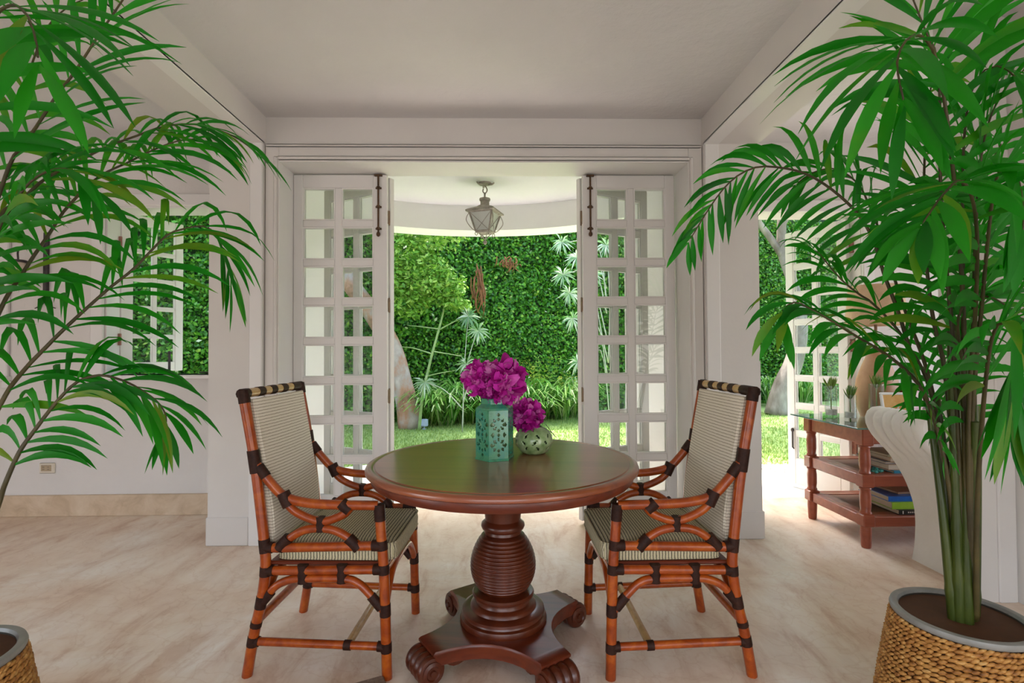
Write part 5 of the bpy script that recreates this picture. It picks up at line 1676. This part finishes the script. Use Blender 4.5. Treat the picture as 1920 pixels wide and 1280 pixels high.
# sapling with whorled green branches and a feathery crown
tree('green_sapling', 'slender green sapling with a feathery yellow-green crown in front of the hedge',
     [(-1.33, 8.3, GZ), (-1.27, 8.3, .5), (-1.12, 8.3, 1.15), (-.96, 8.3, 1.74), (-.90, 8.3, 2.1), (-.93, 8.3, 2.6)], [.026, .024, .021, .018, .014, .008],
     [(((-1.0, 8.3, 1.55), (-.75, 8.25, 1.68), (-.50, 8.2, 1.78)), [.012, .009, .005]), (((-1.0, 8.3, 1.56), (-1.3, 8.25, 1.60), (-1.5, 8.2, 1.62)), [.012, .009, .004]),
      (((-1.10, 8.3, 1.2), (-.85, 8.2, 1.16), (-.62, 8.15, 1.12)), [.012, .009, .004]), (((-1.12, 8.3, 1.16), (-1.4, 8.3, 1.25), (-1.62, 8.3, 1.28)), [.012, .009, .004]),
      (((-1.2, 8.3, .8), (-1.0, 8.2, .85), (-.72, 8.1, .90)), [.011, .008, .004]), (((-.95, 8.3, 2.0), (-1.3, 8.2, 2.4), (-1.55, 8.2, 2.9)), [.012, .01, .005]),
      (((-.95, 8.3, 1.95), (-1.25, 8.2, 2.1), (-1.6, 8.2, 2.3)), [.012, .01, .005])],
     'stem_green', [((-1.25, 8.2, 2.35), (.55, .35, .45), 1300), ((-1.5, 8.2, 2.75), (.5, .3, .45), 1000), ((-.95, 8.2, 2.25), (.42, .25, .30), 700), ((-1.55, 8.2, 1.95), (.42, .2, .25), 500),
                    ((-1.1, 8.2, 3.1), (.6, .3, .35), 700), ((-.75, 8.2, 1.95), (.3, .2, .12), 250), ((-1.7, 8.2, 2.4), (.3, .25, .4), 500)],
     'green garden shrubs', 'light_leaf', size=.048, seed=7)


def palmate(name, label, twigs, seed, group=None):
    """twigs that end in stars of silvery leaves"""
    t = thing(name, label, 'shrub', tuple(twigs[0][0]), 0, group)
    b0 = np.array(twigs[0][0])
    rng = random.Random(seed)
    Vv, Ff = [], []
    for tw in twigs:
        MB().tube(catmull([tuple(np.array(p) - b0) for p in tw], 12), [.012, .008, .004], 6).build('twig', 'twig_grey', t, 'all')
        e = np.array(tw[-1]) - b0
        for k in range(26):
            a = 2 * PI * k / 26 + rng.uniform(-.2, .2)
            d = np.array([math.cos(a), rng.uniform(-.5, .1), math.sin(a) * .75 - .15])
            d /= np.linalg.norm(d)
            L_ = rng.uniform(.13, .24)
            w_ = np.cross(d, [rng.uniform(-.3, .3), 1, rng.uniform(-.3, .3)])
            w_ /= np.linalg.norm(w_)
            i = len(Vv)
            dr = np.array([0, 0, -.05])
            Vv += [tuple(e), tuple(e + d * L_ * .5 + w_ * .013), tuple(e + d * L_ + dr), tuple(e + d * L_ * .5 - w_ * .013)]
            Ff.append((i, i + 1, i + 2, i + 3))
    o_ = quads('star_leaves', 'silver_leaf', Vv, Ff, [rng.random() for _ in Ff], t)
    o_['kind'] = 'stuff'


palmate('silver_leaf_shrub', 'silvery star-leaved shrub half hidden by the right door',
        [((1.75, 8.2, GZ), (1.6, 8.2, 1.2), (1.22, 8.2, 1.02)), ((1.7, 8.2, .8), (1.55, 8.2, 1.6), (1.15, 8.2, 1.72)), ((1.7, 8.2, 1.4), (1.5, 8.2, 2.1), (1.10, 8.2, 2.12)), ((1.7, 8.2, 1.8), (1.5, 8.2, 2.5), (1.0, 8.2, 2.42)),
         ((1.7, 8.2, 2.0), (1.55, 8.2, 2.9), (.98, 8.2, 2.95)), ((1.7, 8.2, 2.2), (1.5, 8.1, 2.7), (1.2, 8.1, 2.68)), ((1.72, 8.2, 1.0), (1.75, 8.2, 2.0), (1.7, 8.2, 2.9)), ((1.72, 8.2, 1.0), (1.6, 8.15, 1.5), (1.45, 8.1, 2.4))], 4)
palmate('silver_leaf_spray', 'small silvery star-leaved plant beside the sapling', [((-.62, 8.1, GZ), (-.58, 8.1, 1.0), (-.52, 8.1, 1.75)), ((-.6, 8.1, .8), (-.45, 8.05, 1.3), (-.36, 8.05, 1.52)), ((-.6, 8.1, .4), (-.5, 8.05, .8), (-.55, 8.05, 1.0)), ((-.62, 8.1, .3), (-.9, 8.05, .6), (-1.2, 8.05, .72))], 6)


def dry(label, x, y, z, h, w, seed):
    t = thing('dry_vine', label, 'vine', (x, y, z), 0, 'dry vines hanging in the hedge')
    rng = random.Random(seed)
    mb_ = MB()
    for k in range(30):
        x0 = rng.gauss(0, w * .55)
        L_ = h * rng.uniform(.3, 1)
        z0 = rng.uniform(-h * .5, 0)
        mb_.tube(catmull([(x0, rng.uniform(-.08, .05), z0), (x0 + rng.uniform(-.06, .06), -.06, z0 - L_ * .4), (x0 + rng.uniform(-.1, .1), -.02, z0 - L_ * .7)], 6), [.010, .012, .003], 5)
    mb_.build('dry_strands', 'dry_frond', t, 'all')['kind'] = 'stuff'


dry('long hanging tuft of reddish dry vine in the middle of the hedge', -.42, 9.55, 2.85, 1.0, .10, 1)
dry('short reddish dry tuft high in the hedge below the lantern', .16, 9.75, 3.0, .3, .15, 2)


def strap_plant(label, x, y, h, nb, spread, mat, seed, name='strap_leaf_plant', fern=False):
    t = thing(name, label, 'plant', (x, y, GZ), 0, 'plants along the foot of the hedge')
    rng = random.Random(seed)
    Vv, Ff, Rr = [], [], []
    for k in range(nb):
        a = rng.uniform(0, 2 * PI)
        L_ = h * rng.uniform(.6, 1.15)
        out = spread * rng.uniform(.3, 1)
        b0 = np.array([rng.uniform(-.12, .12), rng.uniform(-.1, .1), 0])
        P_ = catmull([tuple(b0), tuple(b0 + np.array([math.cos(a) * out * .35, math.sin(a) * out * .35, L_ * .62])), tuple(b0 + np.array([math.cos(a) * out * .75, math.sin(a) * out * .75, L_ * .9])),
                      tuple(b0 + np.array([math.cos(a) * out * 1.15, math.sin(a) * out * 1.15, L_ * (.72 if not fern else .85)]))], 9)
        side = np.array([-math.sin(a), math.cos(a), 0])
        v_ = rng.random()
        if fern:
            for i in range(1, 8):
                for sgn in (-1, 1):
                    for hh in (0, .5):
                        p = P_[i] + (P_[min(i + 1, 8)] - P_[i]) * hh
                        T = P_[min(i + 1, 8)] - P_[i]
                        T = T / (np.linalg.norm(T) + 1e-9)
                        ll = .13 * (1 - i / 9.5)
                        e = p + side * sgn * ll + T * .03
                        j = len(Vv)
                        Vv += [tuple(p), tuple((p + e) / 2 + T * .02), tuple(e), tuple((p + e) / 2 - T * .012)]
                        Ff.append((j, j + 1, j + 2, j + 3))
                        Rr.append(v_)
        else:
            for i in range(8):
                w0 = .016 * math.sin(PI * (i + .6) / 9.5)
                w1 = .016 * math.sin(PI * (i + 1.6) / 9.5)
                j = len(Vv)
                Vv += [tuple(P_[i] - side * w0), tuple(P_[i] + side * w0), tuple(P_[i + 1] + side * w1), tuple(P_[i + 1] - side * w1)]
                Ff.append((j, j + 1, j + 2, j + 3))
                Rr.append(v_)
    o_ = quads('leaf_blades', mat, Vv, Ff, Rr, t)
    o_['kind'] = 'stuff'


def hedge_y(x):
    return 9.98 + .3316 * x


xs_ = [-1.25, -.95, -.62, -.28, .08, .42, .78, 1.12, 1.45]
for k, x in enumerate(xs_):
    strap_plant('arching strap-leaved plant, %s from the leaning trunk' % ('first', 'second', 'third', 'fourth', 'fifth', 'sixth', 'seventh', 'eighth', 'ninth')[k], x, hedge_y(x) - .62 - (k % 2) * .18, .62 + .16 * ((k * 7) % 3) / 2, 170, .85, 'strap_leaf', 30 + k)
for k, (x, h, lb) in enumerate(((.62, 1.25, 'tall yellow-green fern rising behind the purple flowers'), (1.02, 1.15, 'bright fern against the hedge near the right door'), (1.30, .95, 'low fern beside the right door'), (-.15, .9, 'yellow-green fern behind the hexagonal vase'))):
    strap_plant(lb, x, hedge_y(x) - .45, h, 16, .55, 'fern_leaf', 60 + k, 'garden_fern', True)
for k, (x, lb) in enumerate(((5.0, 'low strap-leaved plant left of the forked tree'), (6.1, 'low strap-leaved plant right of the forked tree'), (6.9, 'strap-leaved plant behind the garden door leaf'), (-4.7, 'leafy strap plant seen through the left window'), (-5.3, 'second strap plant seen through the left window'))):
    strap_plant(lb, x, hedge_y(x) - .6, .7, 110, .6, 'strap_leaf', 80 + k)

gl = thing('garden_spotlight', 'small pale blue garden spotlight at the foot of the leaning trunk', 'light', (-1.27, 8.45, GZ))
MB().lathe([(.035, 0), (.035, .01), (.012, .014), (.012, .05)], 12).build('stake', 'bluish_plastic', gl, True)
MB().lathe([(.05, .05), (.065, .065), (.065, .16), (.055, .165), (.0005, .15)], 16).build('lamp_head', 'bluish_plastic', gl, True)
